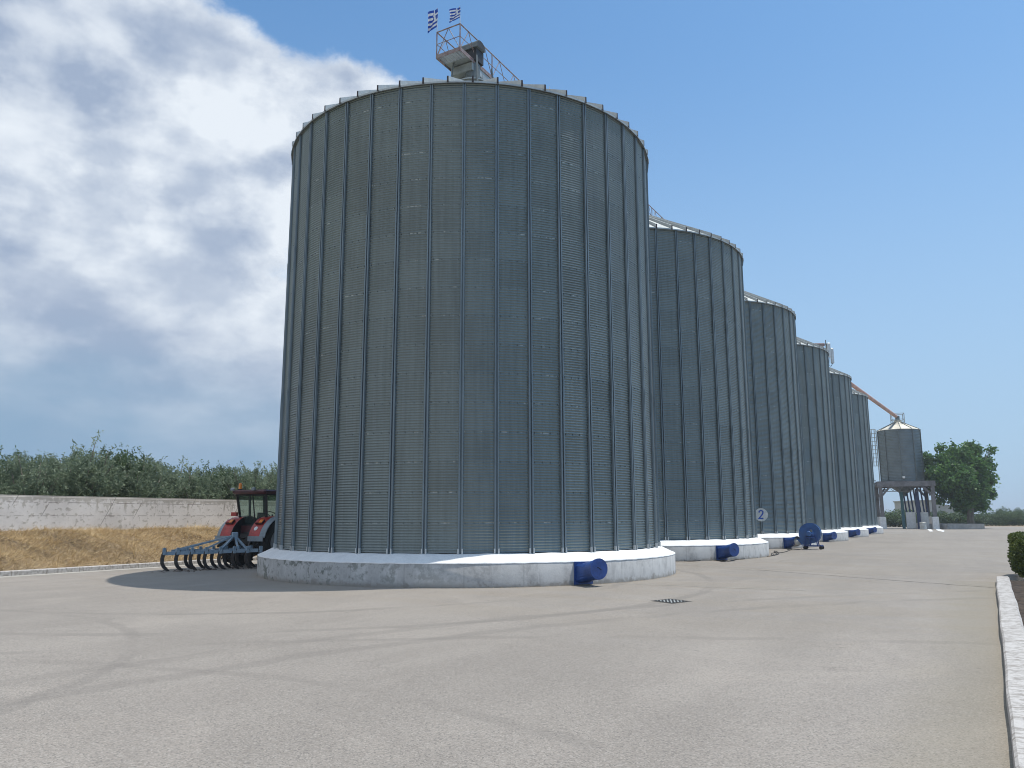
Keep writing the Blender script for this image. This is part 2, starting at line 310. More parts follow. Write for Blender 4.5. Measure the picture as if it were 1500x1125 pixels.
# ------------------------------------------------------------------ mesh helper
def link(o): sc.collection.objects.link(o); return o
class MB:
    def __init__(s): s.v = []; s.f = []; s.m = []; s.mi = 0
    def add(s, vs, fs):
        k = len(s.v); s.v += [tuple(p) for p in vs]; s.f += [tuple(i+k for i in f) for f in fs]; s.m += [s.mi]*len(fs); return s
    def box(s, a, b, M=None):
        x0, y0, z0 = a; x1, y1, z1 = b
        vs = [(x0, y0, z0), (x1, y0, z0), (x1, y1, z0), (x0, y1, z0), (x0, y0, z1), (x1, y0, z1), (x1, y1, z1), (x0, y1, z1)]
        if M is not None: vs = [M @ Vector(p) for p in vs]
        return s.add(vs, [(0, 3, 2, 1), (4, 5, 6, 7), (0, 1, 5, 4), (1, 2, 6, 5), (2, 3, 7, 6), (3, 0, 4, 7)])
    def cbox(s, c, d, M=None): return s.box([c[i]-d[i]/2 for i in range(3)], [c[i]+d[i]/2 for i in range(3)], M)
    def bbox(s, a, b, r=.02):           # box with chamfered edges
        x0, y0, z0 = a; x1, y1, z1 = b; vs = []
        pts = []
        for z, i in ((z0, r), (z0+r, 0), (z1-r, 0), (z1, r)):
            xs0, xs1, ys0, ys1 = x0+i, x1-i, y0+i, y1-i
            pts.append([(xs0+r, ys0, z), (xs1-r, ys0, z), (xs1, ys0+r, z), (xs1, ys1-r, z), (xs1-r, ys1, z), (xs0+r, ys1, z), (xs0, ys1-r, z), (xs0, ys0+r, z)])
        for p in pts: vs += p
        fs = [tuple(range(7, -1, -1)), tuple(range(24, 32))]
        for k in range(3):
            for i in range(8): j = (i+1) % 8; fs.append((k*8+i, k*8+j, k*8+8+j, k*8+8+i))
        return s.add(vs, fs)
    def tube(s, p0, p1, r, n=8, r1=None, cap=True):
        p0 = Vector(p0); p1 = Vector(p1); d = (p1-p0).normalized(); a = d.orthogonal().normalized(); b = d.cross(a); r1 = r if r1 is None else r1; vs = []
        for p, q in ((p0, r), (p1, r1)):
            for i in range(n): t = 2*math.pi*i/n; vs.append(p+a*q*math.cos(t)+b*q*math.sin(t))
        fs = [(i, (i+1) % n, n+(i+1) % n, n+i) for i in range(n)]
        if cap: fs += [tuple(range(n-1, -1, -1)), tuple(range(n, 2*n))]
        return s.add(vs, fs)
    def bar(s, p0, p1, w, h, upv=(0, 0, 1)):
        p0 = Vector(p0); p1 = Vector(p1); d = (p1-p0).normalized(); x = d.cross(Vector(upv))
        if x.length < 1e-4: x = d.orthogonal()
        x.normalize(); z = x.cross(d); vs = []
        for p in (p0, p1): vs += [p-x*w/2-z*h/2, p+x*w/2-z*h/2, p+x*w/2+z*h/2, p-x*w/2+z*h/2]
        return s.add(vs, [(3, 2, 1, 0), (4, 5, 6, 7), (0, 1, 5, 4), (1, 2, 6, 5), (2, 3, 7, 6), (3, 0, 4, 7)])
    def path(s, pts, rs, n=8):
        pts = [Vector(p) for p in pts]; rings = []; prev = None
        if not hasattr(rs, '__len__'): rs = [rs]*len(pts)
        for i, p in enumerate(pts):
            d = (pts[min(i+1, len(pts)-1)]-pts[max(i-1, 0)]).normalized()
            a = d.orthogonal().normalized() if prev is None else (prev-d*prev.dot(d)).normalized(); prev = a; b = d.cross(a)
            rings.append([p+a*rs[i]*math.cos(2*math.pi*k/n)+b*rs[i]*math.sin(2*math.pi*k/n) for k in range(n)])
        fs = []
        for i in range(len(pts)-1):
            for k in range(n): j = (k+1) % n; fs.append((i*n+k, i*n+j, i*n+n+j, i*n+n+k))
        fs += [tuple(range(n-1, -1, -1)), tuple(range((len(pts)-1)*n, len(pts)*n))]
        return s.add([q for r in rings for q in r], fs)
    def lathe(s, prof, n=48, closed=False, M=None, a0=0., a1=2*math.pi):
        full = abs(a1-a0-2*math.pi) < 1e-6; m = n if full else n+1; vs = []
        for r, z in prof:
            for i in range(m): t = a0+(a1-a0)*i/n; vs.append((r*math.cos(t), r*math.sin(t), z))
        if M is not None: vs = [M @ Vector(p) for p in vs]
        fs = []; L = len(prof)
        for k in range(L if closed else L-1):
            k2 = (k+1) % L
            for i in range(n):
                j = (i+1) % m; fs.append((k*m+i, k*m+j, k2*m+j, k2*m+i))
        return s.add(vs, fs)
    def prism(s, poly, y0, y1, M=None):      # poly in local XZ, extruded along Y
        n = len(poly); vs = [(x, y0, z) for x, z in poly]+[(x, y1, z) for x, z in poly]
        if M is not None: vs = [M @ Vector(p) for p in vs]
        return s.add(vs, [tuple(range(n)), tuple(range(2*n-1, n-1, -1))]+[(i, n+i, n+(i+1) % n, (i+1) % n) for i in range(n)])
    def mesh(s, name, mats, smooth=False):
        me = bpy.data.meshes.new(name); me.from_pydata(s.v, [], s.f)
        for m in (mats if isinstance(mats, (list, tuple)) else [mats]): me.materials.append(MATS[m])
        me.polygons.foreach_set('material_index', s.m)
        if smooth is True: me.polygons.foreach_set('use_smooth', [True]*len(s.f))
        me.update()
        if smooth and smooth is not True: me.shade_smooth() if False else None
        return me
    def build(s, name, mats, parent=None, smooth=False, auto=None, **kw):
        me = s.mesh(name, mats, smooth or auto is not None)
        if auto is not None: me.set_sharp_from_angle(angle=R(auto))
        return obj(name, me, parent, **kw)
def obj(name, me, parent=None, loc=(0, 0, 0), rotz=0, **props):
    o = link(bpy.data.objects.new(name, me)); o.location = loc; o.rotation_euler = (0, 0, rotz)
    if parent is not None: o.parent = parent
    for k, v in props.items(): o[k] = v
    return o
def thing(name, label, cat, loc=(0, 0, 0), rotz=0, group=None):
    o = obj(name, None, None, loc, rotz, label=label, category=cat)
    if group: o['group'] = group
    return o
def tag(o, label, cat, group=None):
    o['label'] = label; o['category'] = cat
    if group: o['group'] = group
    return o
def np_mesh(name, verts, quads, mats, tint=None):
    me = bpy.data.meshes.new(name); k = quads.shape[1]; me.vertices.add(len(verts)); me.vertices.foreach_set('co', verts.astype(np.float32).ravel())
    me.loops.add(quads.size); me.loops.foreach_set('vertex_index', quads.astype(np.int32).ravel())
    me.polygons.add(len(quads)); me.polygons.foreach_set('loop_start', np.arange(0, quads.size, k, dtype=np.int32))
    for m in mats: me.materials.append(MATS[m])
    me.update(calc_edges=True)
    if tint is not None:
        at = me.attributes.new('tint', 'FLOAT', 'FACE'); at.data.foreach_set('value', tint.astype(np.float32))
    return me

# ------------------------------------------------------------------ SETTING: ground, yard, paths
def sheet(name, x0, x1, y0, y1, z, m, loc=(0, 0, 0), rotz=0, nx=1, ny=1):
    b = MB()
    for i in range(nx+1):
        for j in range(ny+1): b.v.append((x0+(x1-x0)*i/nx, y0+(y1-y0)*j/ny, z))
    for i in range(nx):
        for j in range(ny): k = i*(ny+1)+j; b.f.append((k, k+ny+1, k+ny+2, k+1)); b.m.append(0)
    return b.build(name, m, None, loc=loc, rotz=rotz, kind='structure')
sheet('ground', -1500, 1500, -300, 2500, -.03, 'field')
sheet('yard_pavement', -10.35, 90, -42, 125, 0.0, 'asphalt', O, ROT)
sheet('dry_verge', -10.35, 120, 125.02, 150, -.01, 'dry_earth', O, ROT)

def joint(name, pts, w, m):
    b = MB(); P = [G(*p) for p in pts]; L = []
    for i, p in enumerate(P):
        d = (P[min(i+1, len(P)-1)]-P[max(i-1, 0)]).normalized(); n = Vector((-d.y, d.x, 0)); k = w*(.7+.6*random.random())
        L += [p+n*k/2, p-n*k/2]
    b.add([(q.x, q.y, .004) for q in L], [(2*i, 2*i+1, 2*i+3, 2*i+2) for i in range(len(P)-1)])
    return b.build(name, m, kind='structure')
mat('joint_fill', (.10, .09, .08), .95, 0, .3, 8); mat('joint_pale', (.40, .375, .33), .95, 0, .15, 3)
def interp(pts, n, jit=0):
    out = []
    for (x0, y0), (x1, y1) in zip(pts[:-1], pts[1:]):
        for k in range(n): t = k/n; out.append((x0+(x1-x0)*t+random.uniform(-jit, jit)*3, y0+(y1-y0)*t+random.uniform(-jit, jit)*.2))
    return out+[pts[-1]]
joint('pavement_joint', interp([(1110, 835), (1200, 842), (1300, 849.5), (1400, 857), (1458, 861)], 9, .6), .035, 'joint_fill')
joint('pavement_joint', interp([(985, 825), (1040, 830), (1110, 835)], 8, .6), .06, 'joint_pale')
joint('pavement_joint', interp([(905, 855), (980, 857.5), (1080, 861.5), (1180, 865)], 8, .5), .05, 'joint_pale')

# drain grate
dc = G(983, 880.7)
dg = thing('drain_grate', 'dark slotted iron drain grate set flush in the grey yard', 'drain', (dc.x, dc.y, 0), -math.atan2(dc.x, dc.y)+R(2))
hx_, hy_ = .30, .34
def dia(k, z): return [(-hx_*k, 0, z), (0, -hy_*k, z), (hx_*k, 0, z), (0, hy_*k, z)]
MB().add(dia(1.4, .003), [(0, 1, 2, 3)]).build('collar', 'joint_fill', dg); MB().add(dia(1.0, .005), [(0, 1, 2, 3)]).build('shaft_shade', 'dark', dg)  # flat black sheet paints the shade below the slats; no hole is cut
b = MB()
b.add(dia(1.12, .0075)+dia(1.0, .0075), [(i, (i+1) % 4, 4+(i+1) % 4, 4+i) for i in range(4)]); b.build('frame', 'iron', dg)
for k in range(-4, 5):
    x = k*.066; y = hy_*(1-abs(x)/hx_)-.01
    if y > .02: MB().box((x-.014, -y, .0055), (x+.014, y, .0075)).build('slat', 'galv', dg)

# left kerb + gutter, embankment, wall
KT = -10.12
b = MB(); b.bbox((KT-.28, -42, -.02), (KT, 110, .15), .02)
o = b.build('kerb', 'kerb', loc=O, rotz=ROT, kind='structure')
b = MB(); b.add([(KT, -42, .012), (KT+.38, -42, .004), (KT+.38, 110, .004), (KT, 110, .012)], [(0, 1, 2, 3)]); b.build('gutter', 'joint_pale', loc=O, rotz=ROT, kind='structure')
WT = -13.3
def bankz(q): return .12+1.12*(1-(1-q)**1.35)
def lump(s, q): return .07*math.sin(s*1.3+q*3)+.05*math.sin(s*3.1+q*7+1)+.03*math.sin(s*7.7+q*13)
b = MB(); ny, nx = 460, 22; s0, s1 = -42, 110
for i in range(nx+1):
    q = i/nx
    for j in range(ny+1):
        s_ = s0+(s1-s0)*j/ny; b.v.append((KT-.27+(WT-.1-KT+.27)*q, s_, bankz(q)+lump(s_, q)*min(1, 4*q*(1-q)+.05)))
for i in range(nx):
    for j in range(ny): k = i*(ny+1)+j; b.f.append((k+1, k+ny+2, k+ny+1, k)); b.m.append(0)
b.build('embankment', 'dry_earth', loc=O, rotz=ROT, smooth=True, kind='structure')
sheet('back_field', WT-500, WT-.2, -150, 400, 1.15, 'field', O, ROT)
b = MB(); b.bbox((WT-.25, -42, .6), (WT, 110, 2.36), .015)
b.box((WT-.24, -42, 2.362), (WT-.01, 110, 2.40))
tag(b.build('boundary_wall', 'wall', loc=O, rotz=ROT), 'long low whitewashed concrete wall, flaking and cracked, above the straw-covered bank', 'wall')
# straw on the bank
def straw():
    N = 90000; s = RNG.uniform(-17, 24, N); q = RNG.uniform(.0, .99, N)
    t = KT-.27+(WT+.02-KT+.27)*q
    z = .12+1.12*(1-(1-q)**1.35)+(.07*np.sin(s*1.3+q*3)+.05*np.sin(s*3.1+q*7+1)+.03*np.sin(s*7.7+q*13))*np.minimum(1, 4*q*(1-q)+.05)
    cl = np.sin(s*2.1+1.7*np.sin(t*2.3))*np.sin(t*3.7+s*.9)
    az = RNG.normal(.6, 1.3, N)+cl*.7; L = RNG.uniform(.10, .32, N)*(1+.3*cl); tilt = RNG.uniform(.05, .85, N); w = RNG.uniform(.004, .010, N)
    d = np.stack([np.cos(az)*np.cos(tilt), np.sin(az)*np.cos(tilt), np.sin(tilt)], 1); p = np.stack([t, s, z-.01], 1)
    sd_ = np.stack([-np.sin(az), np.cos(az), RNG.normal(0, .5, N)], 1)*w[:, None]
    vs = np.stack([p-sd_, p+sd_, p+d*L[:, None]], 1).reshape(-1, 3); vs[:, 2] -= 0
    f = np.arange(3*N).reshape(-1, 3)
    tint = np.clip(.62+.12*cl+RNG.normal(0, .24, N), 0, 1)
    o = obj('dry_grass', np_mesh('dry_grass', vs, f, ['straw'], tint), None, O, ROT); o['kind'] = 'stuff'
    tag(o, 'matted golden dry grass covering the bank below the whitewashed wall', 'grass')
straw()

# right kerb and planting bed
RT = 14.2
b = MB(); ny = 60
# a slightly wavy kerb
for j in range(ny+1):
    s_ = -26+(28.43)*j/ny; wv = .006*math.sin(s_*1.1)+.004*math.sin(s_*2.7+1); x0 = 13.97+.0158*(s_+14.7)+wv
    b.v += [(x0, s_, -.02), (x0+.01, s_, .13), (x0+.03, s_, .15), (x0+.26, s_, .155), (x0+.29, s_, .13), (x0+.29, s_, -.02)]
for j in range(ny):
    for i in range(5): k = j*6+i; b.f.append((k, k+1, k+7, k+6)); b.m.append(0)
b.f += [(5, 4, 3, 2, 1, 0), tuple(ny*6+i for i in range(6))]; b.m += [0, 0]
b.box((RT+.62, 2.29, -.02), (RT+12, 2.43, .13))
b.build('kerb', 'kerb', loc=O, rotz=ROT, kind='structure')
b = MB(); b.box((RT+.75, 2.44, -.02), (RT+12, 7.5, .05)); b.build('soil_bed', 'soil', loc=O, rotz=ROT, kind='structure')
b = MB(); nx, ny = 40, 90
for i in range(nx+1):
    for j in range(ny+1):
        y = -26+28.3*j/ny; x = 14.25+.0158*(y+14.7)+11*i/nx; b.v.append((x, y, .09+.03*math.sin(x*5+y*3)+random.uniform(-.02, .02)))
for i in range(nx):
    for j in range(ny): k = i*(ny+1)+j; b.f.append((k, k+ny+1, k+ny+2, k+1)); b.m.append(0)
b.build('soil_bed', 'soil', loc=O, rotz=ROT, kind='structure')

# ------------------------------------------------------------------ foliage
def leaves(name, P, size, m, aspect=.4, up_bias=.3, tint=None):
    N = len(P); n = RNG.normal(size=(N, 3)); n[:, 2] += up_bias; n /= np.linalg.norm(n, axis=1)[:, None]
    a = np.cross(n, RNG.normal(size=(N, 3))); a /= np.linalg.norm(a, axis=1)[:, None]; c = np.cross(n, a)
    L = (size*RNG.uniform(.6, 1.3, N))[:, None]; w = L*aspect
    vs = np.stack([P-a*L*.5, P+c*w*.5+n*L*.06, P+a*L*.5, P-c*w*.5+n*L*.06], 1).reshape(-1, 3)
    return np_mesh(name, vs, np.arange(4*N).reshape(-1, 4), [m], tint if tint is not None else RNG.random(N))
def limb_tree(rnd, h, spread, trunk_r, fork, n_limb, bulge=0.):
    """trunk mesh and tips of twigs"""
    b = MB(); tips = []
    b.path([(0, 0, 0), (.02*h, .01*h, fork*.5), (0, 0, fork), (0, 0, fork+.12*h)], [trunk_r*1.25, trunk_r*.95, trunk_r*.85, trunk_r*.5], 10)
    for i in range(n_limb):
        az = 2*math.pi*i/n_limb+rnd.uniform(-.4, .4); el = rnd.uniform(.5, 1.35); L = rnd.uniform(.6, 1)*(h-fork)*.75
        p = Vector((0, 0, fork+rnd.uniform(-.05, .1)*h)); d = Vector((math.cos(az)*math.cos(el)*spread, math.sin(az)*math.cos(el)*spread, math.sin(el))).normalized()
        pts = [p.copy()]
        for k in range(4): p = p+d*L/4; d = (d+Vector((rnd.uniform(-.25, .25), rnd.uniform(-.25, .25), rnd.uniform(-.05, .25)))).normalized(); pts.append(p.copy())
        b.path(pts, [trunk_r*.45, trunk_r*.35, trunk_r*.25, trunk_r*.15, trunk_r*.06], 6)
        for k in (2, 3, 4):
            for q in range(3):
                e = pts[k]+Vector((rnd.gauss(0, 1), rnd.gauss(0, 1), rnd.gauss(.3, .8))).normalized()*L*rnd.uniform(.2, .45)
                b.path([pts[k], (pts[k]+e)/2+Vector((0, 0, .03*L)), e], [trunk_r*.12, trunk_r*.08, trunk_r*.03], 5); tips.append(e)
        tips.append(pts[-1])
    return b, tips
def shrub_tree(seed, h, wid):
    """bushy multi-stem olive-like tree: upright leafy sprays"""
    rnd = random.Random(seed); b = MB(); P = []; T_ = []; 
    for i in range(60):
        az = rnd.uniform(0, 2*math.pi); rr = math.sqrt(rnd.random())*wid*.36; base = Vector((rr*math.cos(az)*.25, rr*math.sin(az)*.25, 0))
        top = Vector((rr*math.cos(az)*1.25, rr*math.sin(az)*1.25, h*(1-.55*(rr/(wid*.5))**2)*rnd.uniform(.55, 1.0)))
        mid = (base+top)/2+Vector((rnd.uniform(-.2, .2), rnd.uniform(-.2, .2), .1*h))
        if i < 14: b.path([base, mid, top], [.06, .035, .01], 5)
        bright = rnd.random()
        for k in range(15):          # sprays along each shoot
            t = .22+.78*rnd.random()**.8; c = base.lerp(mid, t*2) if t < .5 else mid.lerp(top, t*2-1)
            off = Vector((rnd.gauss(0, 1), rnd.gauss(0, 1), rnd.gauss(.2, .7))).normalized()*rnd.uniform(.05, .42)*(1.18-t)*wid*.3
            c = c+off; d = (off.normalized()*.9+Vector((0, 0, .9))).normalized(); L = rnd.uniform(.2, .45)
            m_ = 13; u_ = np.linspace(0, 1, m_); q = np.array(c)[None, :]+np.array(d)[None, :]*(u_*L)[:, None]+RNG.normal(0, .045, (m_, 3))
            P.append(q); T_.append(np.clip(np.full(m_, .25+.45*bright)+RNG.normal(0, .16, m_), 0, 1))
    P = np.concatenate(P); T_ = np.concatenate(T_); P[:, 2] = np.maximum(P[:, 2], .05)
    return b, P, T_
def put_tree(name, crown_me, trunk_me, loc, rz, scl, label, group, cat='tree'):
    t = thing(name, label, cat, loc, rz, group); t.scale = scl
    if trunk_me: obj('trunk', trunk_me, t)
    obj('crown', crown_me, t); return t
olive = []
for k in range(4):
    b, P, T_ = shrub_tree(20+k, 3.4, 3.6); olive.append((leaves('crown', P, .135, 'olive_leaf' if k != 2 else 'dark_leaf', .34, .2, T_), b.mesh('trunk', 'bark', True)))
def plane_y(x, t):                     # sight column x meets the plane at row offset t: distance ahead
    d = ray(x, 757); n = V; s_ = (t - (Vector((0, 0, 0))-O).dot(n))/d.dot(n); return d.y*s_
hts = [(-60, 672), (-25, 668), (8, 664), (40, 672), (62, 676), (88, 664), (120, 652), (150, 662), (178, 664), (205, 680), (232, 676), (258, 682), (285, 686), (312, 684), (338, 690), (362, 684), (388, 688), (412, 682), (440, 684), (470, 680), (500, 684)]
rowl = ['first, at the left end of the picture', 'second', 'third', 'fourth']
for i, (x, yt) in enumerate(hts):
    t_ = -16.3-(i % 3)*1.2; Y = plane_y(x, t_)
    if Y > 75 or Y < 5: continue
    p = AT(x, 757, Y); H = AT(x, yt-3, Y).z-1.15; c, tr = olive[(i*3+i//4) % 4]; s_ = H/3.15
    lab = 'bushy grey-green tree behind the whitewashed wall'
    if x == 120: lab = 'tallest bushy grey-green tree behind the whitewashed wall, peaking above its neighbours'
    elif x == 8: lab = 'pale silvery bushy tree behind the wall at the left edge of the photo'
    elif x == 388: lab = 'bushy tree rising behind the beacon on the tractor cab roof'
    put_tree('olive_tree', c, tr, (p.x, p.y, 1.13), i*1.7, (s_*.95, s_*.95, s_), lab, 'bushy trees behind the whitewashed wall')
b2 = [(x, y) for x in range(-40, 520, 42) for y in (0,)]
for i, (x, _) in enumerate(b2):        # a second rank behind fills the line
    Y = plane_y(x, -21.5)
    if Y > 110 or Y < 5: continue
    p = AT(x, 757, Y); H = AT(x, 690+(i*37 % 9), Y).z-1.15; c, tr = olive[(i*5+1) % 4]; s_ = H/3.15
    put_tree('olive_tree', c, tr, (p.x, p.y, 1.13), i*2.3, (s_*1.1, s_*1.1, s_), 'bushy grey-green tree in the rear rank behind the whitewashed wall', 'rear rank of bushy trees behind the wall')

# far hedges and bushes on the right
def bush(seed, h, wid, n=2600):
    rnd = random.Random(seed); P = []
    for k in range(13):
        a_ = rnd.uniform(0, 6.28); r_ = rnd.uniform(0, .36)*wid; c = np.array([r_*math.cos(a_), r_*math.sin(a_), rnd.uniform(.25, .62)*h]); rad = np.array([.26*wid, .26*wid, .34*h])*rnd.uniform(.7, 1.15)
        q = RNG.normal(size=(n//13, 3)); q /= np.linalg.norm(q, axis=1)[:, None]; q *= RNG.uniform(.55, 1.05, (len(q), 1)); P.append(c+q*rad)
    P = np.concatenate(P); P[:, 2] = np.abs(P[:, 2])+.03; return P
bushes = [leaves('foliage', bush(40+k, 2.6, 4.2), .22, 'dark_leaf', .5, .2) for k in range(3)]
def put_bush(x, ytop, Y, i, label, group, sx=1.):
    p = AT(x, 757, Y); H = AT(x, ytop, Y).z; s_ = max(.3, H/2.45)
    o = obj('bush', bushes[i % 3], None, (p.x, p.y, -.03), i*1.3); o.scale = (s_*sx, s_*sx, s_); tag(o, label, 'bush', group)
k = 0
for x, yt in ((1286, 752), (1300, 744), (1313, 747), (1326, 745), (1340, 749), (1352, 750)):
    put_bush(x, yt, 124, k, 'dark green bush seen between the legs of the raised hopper', 'bushes behind the raised hopper', 1.25); k += 1
for x, yt in ((1366, 750), (1377, 746), (1389, 747), (1401, 749), (1410, 752)):
    put_bush(x, yt, 122, k, 'grey-green bush in front of the low pale building', 'bushes in front of the pale building', 1.1); k += 1
for x, yt in ((1428, 752), (1440, 750), (1453, 748), (1465, 747), (1477, 749), (1489, 747), (1501, 746), (1514, 748), (1527, 747)):
    put_bush(x, yt, 135, k, 'dark green bush in the hedge line right of the big plane tree', 'bushes right of the plane tree', 1.25); k += 1
for x, yt in ((1459, 744), (1471, 742), (1482, 743), (1495, 742), (1508, 744)):
    put_bush(x, yt, 165, k, 'dark treetop poking over the hedge line right of the plane tree', 'treetops beyond the hedge line', .55); k += 1

# big plane tree
def plane_tree():
    rnd = random.Random(5); Y = 104; p0 = AT(1422, 757, Y)
    t = thing('plane_tree', 'large broad dark green plane tree growing from the low concrete planter', 'tree', (p0.x, p0.y, 0))
    b = MB(); q = lambda x, y, dy=0: AT(x, y, Y+dy)-Vector((p0.x, p0.y, 0))
    lobes = [(1400, 668, 0, 24, 18), (1421, 660, 1.5, 20, 13), (1385, 678, -1, 16, 16), (1378, 700, -2, 22, 18), (1359, 678, 1.5, 10, 15), (1362, 698, .5, 13, 16), (1402, 700, -3, 26, 24), (1430, 690, -1.5, 20, 24),
             (1447, 678, .5, 8, 12), (1445, 702, .5, 13, 14), (1428, 716, -2, 22, 18), (1402, 724, -1, 20, 14), (1448, 722, 1, 9, 10), (1384, 718, 0, 12, 13), (1432, 738, 0, 16, 9), (1412, 738, -1, 14, 8), (1410, 690, 3.5, 26, 26), (1425, 715, 3.5, 20, 20), (1365, 717, 1, 7, 5), (1450, 660, 0, 4, 4), (1378, 656, 0, 5, 6), (1374, 733, 0, 6, 4), (1420, 746, 1.5, 14, 7), (1438, 745, 1, 10, 7), (1405, 742, 1, 10, 7)]
    P = []; T_ = []
    k = Y/FPX
    b.path([(0, 0, .3), (-.1, 0, 1.2), (.05, 0, 2.4), (.1, 0, 3.6)], [.55, .42, .40, .3], 12)
    for (x, y, dy, rx, ry) in lobes:
        c = q(x, y, dy); rad = np.array([rx*k*.82, max(1.0, rx*k*.8), ry*k*.82])
        b.path([(0, 0, 2.6), (c.x*.35, c.y*.35, 2.6+(c.z-2.6)*.5), c], [.2, .12, .03], 6)
        n = int(130*(rx*ry)/100*3.2)+60
        # small clusters of leaves spread over the lobe
        m_ = max(6, n//16); cc = RNG.normal(size=(m_, 3)); cc /= np.linalg.norm(cc, axis=1)[:, None]; cc *= RNG.uniform(.45, 1.12, (m_, 1)); cc = np.array(c)+cc*rad
        for ct in cc:
            P.append(ct+RNG.normal(0, .26, (16, 3))); T_.append(np.clip(np.full(16, RNG.uniform(.1, .9))+RNG.normal(0, .1, 16), 0, 1))
    b.build('trunk', 'bark', t, smooth=True)
    P = np.concatenate(P); obj('crown', leaves('crown', P, .36, 'plane_leaf', .8, .6, np.concatenate(T_)), t)
plane_tree()

# clipped hedge in the bed at the right edge
def hedge():
    p = W(4.4, RT+1.08); t = thing('clipped_hedge', 'clipped green hedge block in the kerbed bed at the right edge', 'hedge', (p.x, p.y, .08), ROT)
    N = 26000; lx, ly, h = 1.3, 3.2, 1.06
    q = RNG.uniform(-1, 1, (N, 3)); ax = RNG.integers(0, 3, N); sg = np.sign(RNG.uniform(-1, 1, N)); sg[ax == 2] = 1
    q[np.arange(N), ax] = sg*RNG.uniform(.82, 1.05, N)
    q /= (np.abs(q)**5).sum(1)[:, None]**(1/5)/1.0*1.0
    q *= RNG.uniform(.88, 1.06, (N, 1))
    P = np.stack([q[:, 0]*lx*.62+.25, q[:, 1]*ly*.5, (q[:, 2]*.5+.5)*h], 1)
    P[:, 0] += .07*np.sin(P[:, 1]*5)*np.cos(P[:, 2]*6); P[:, 2] += .05*np.sin(P[:, 1]*4+P[:, 0]*5)
    b = MB(); 
    for k in range(7): y = -1.2+k*.37; b.path([(.25, y, -.05), (.25+random.uniform(-.2, .2), y, .4), (.25+random.uniform(-.3, .3), y, .85)], [.03, .02, .01], 5)
    b.build('stems', 'bark', t); obj('foliage', leaves('foliage', P, .062, 'hedge_leaf', .6, .3), t)
hedge()

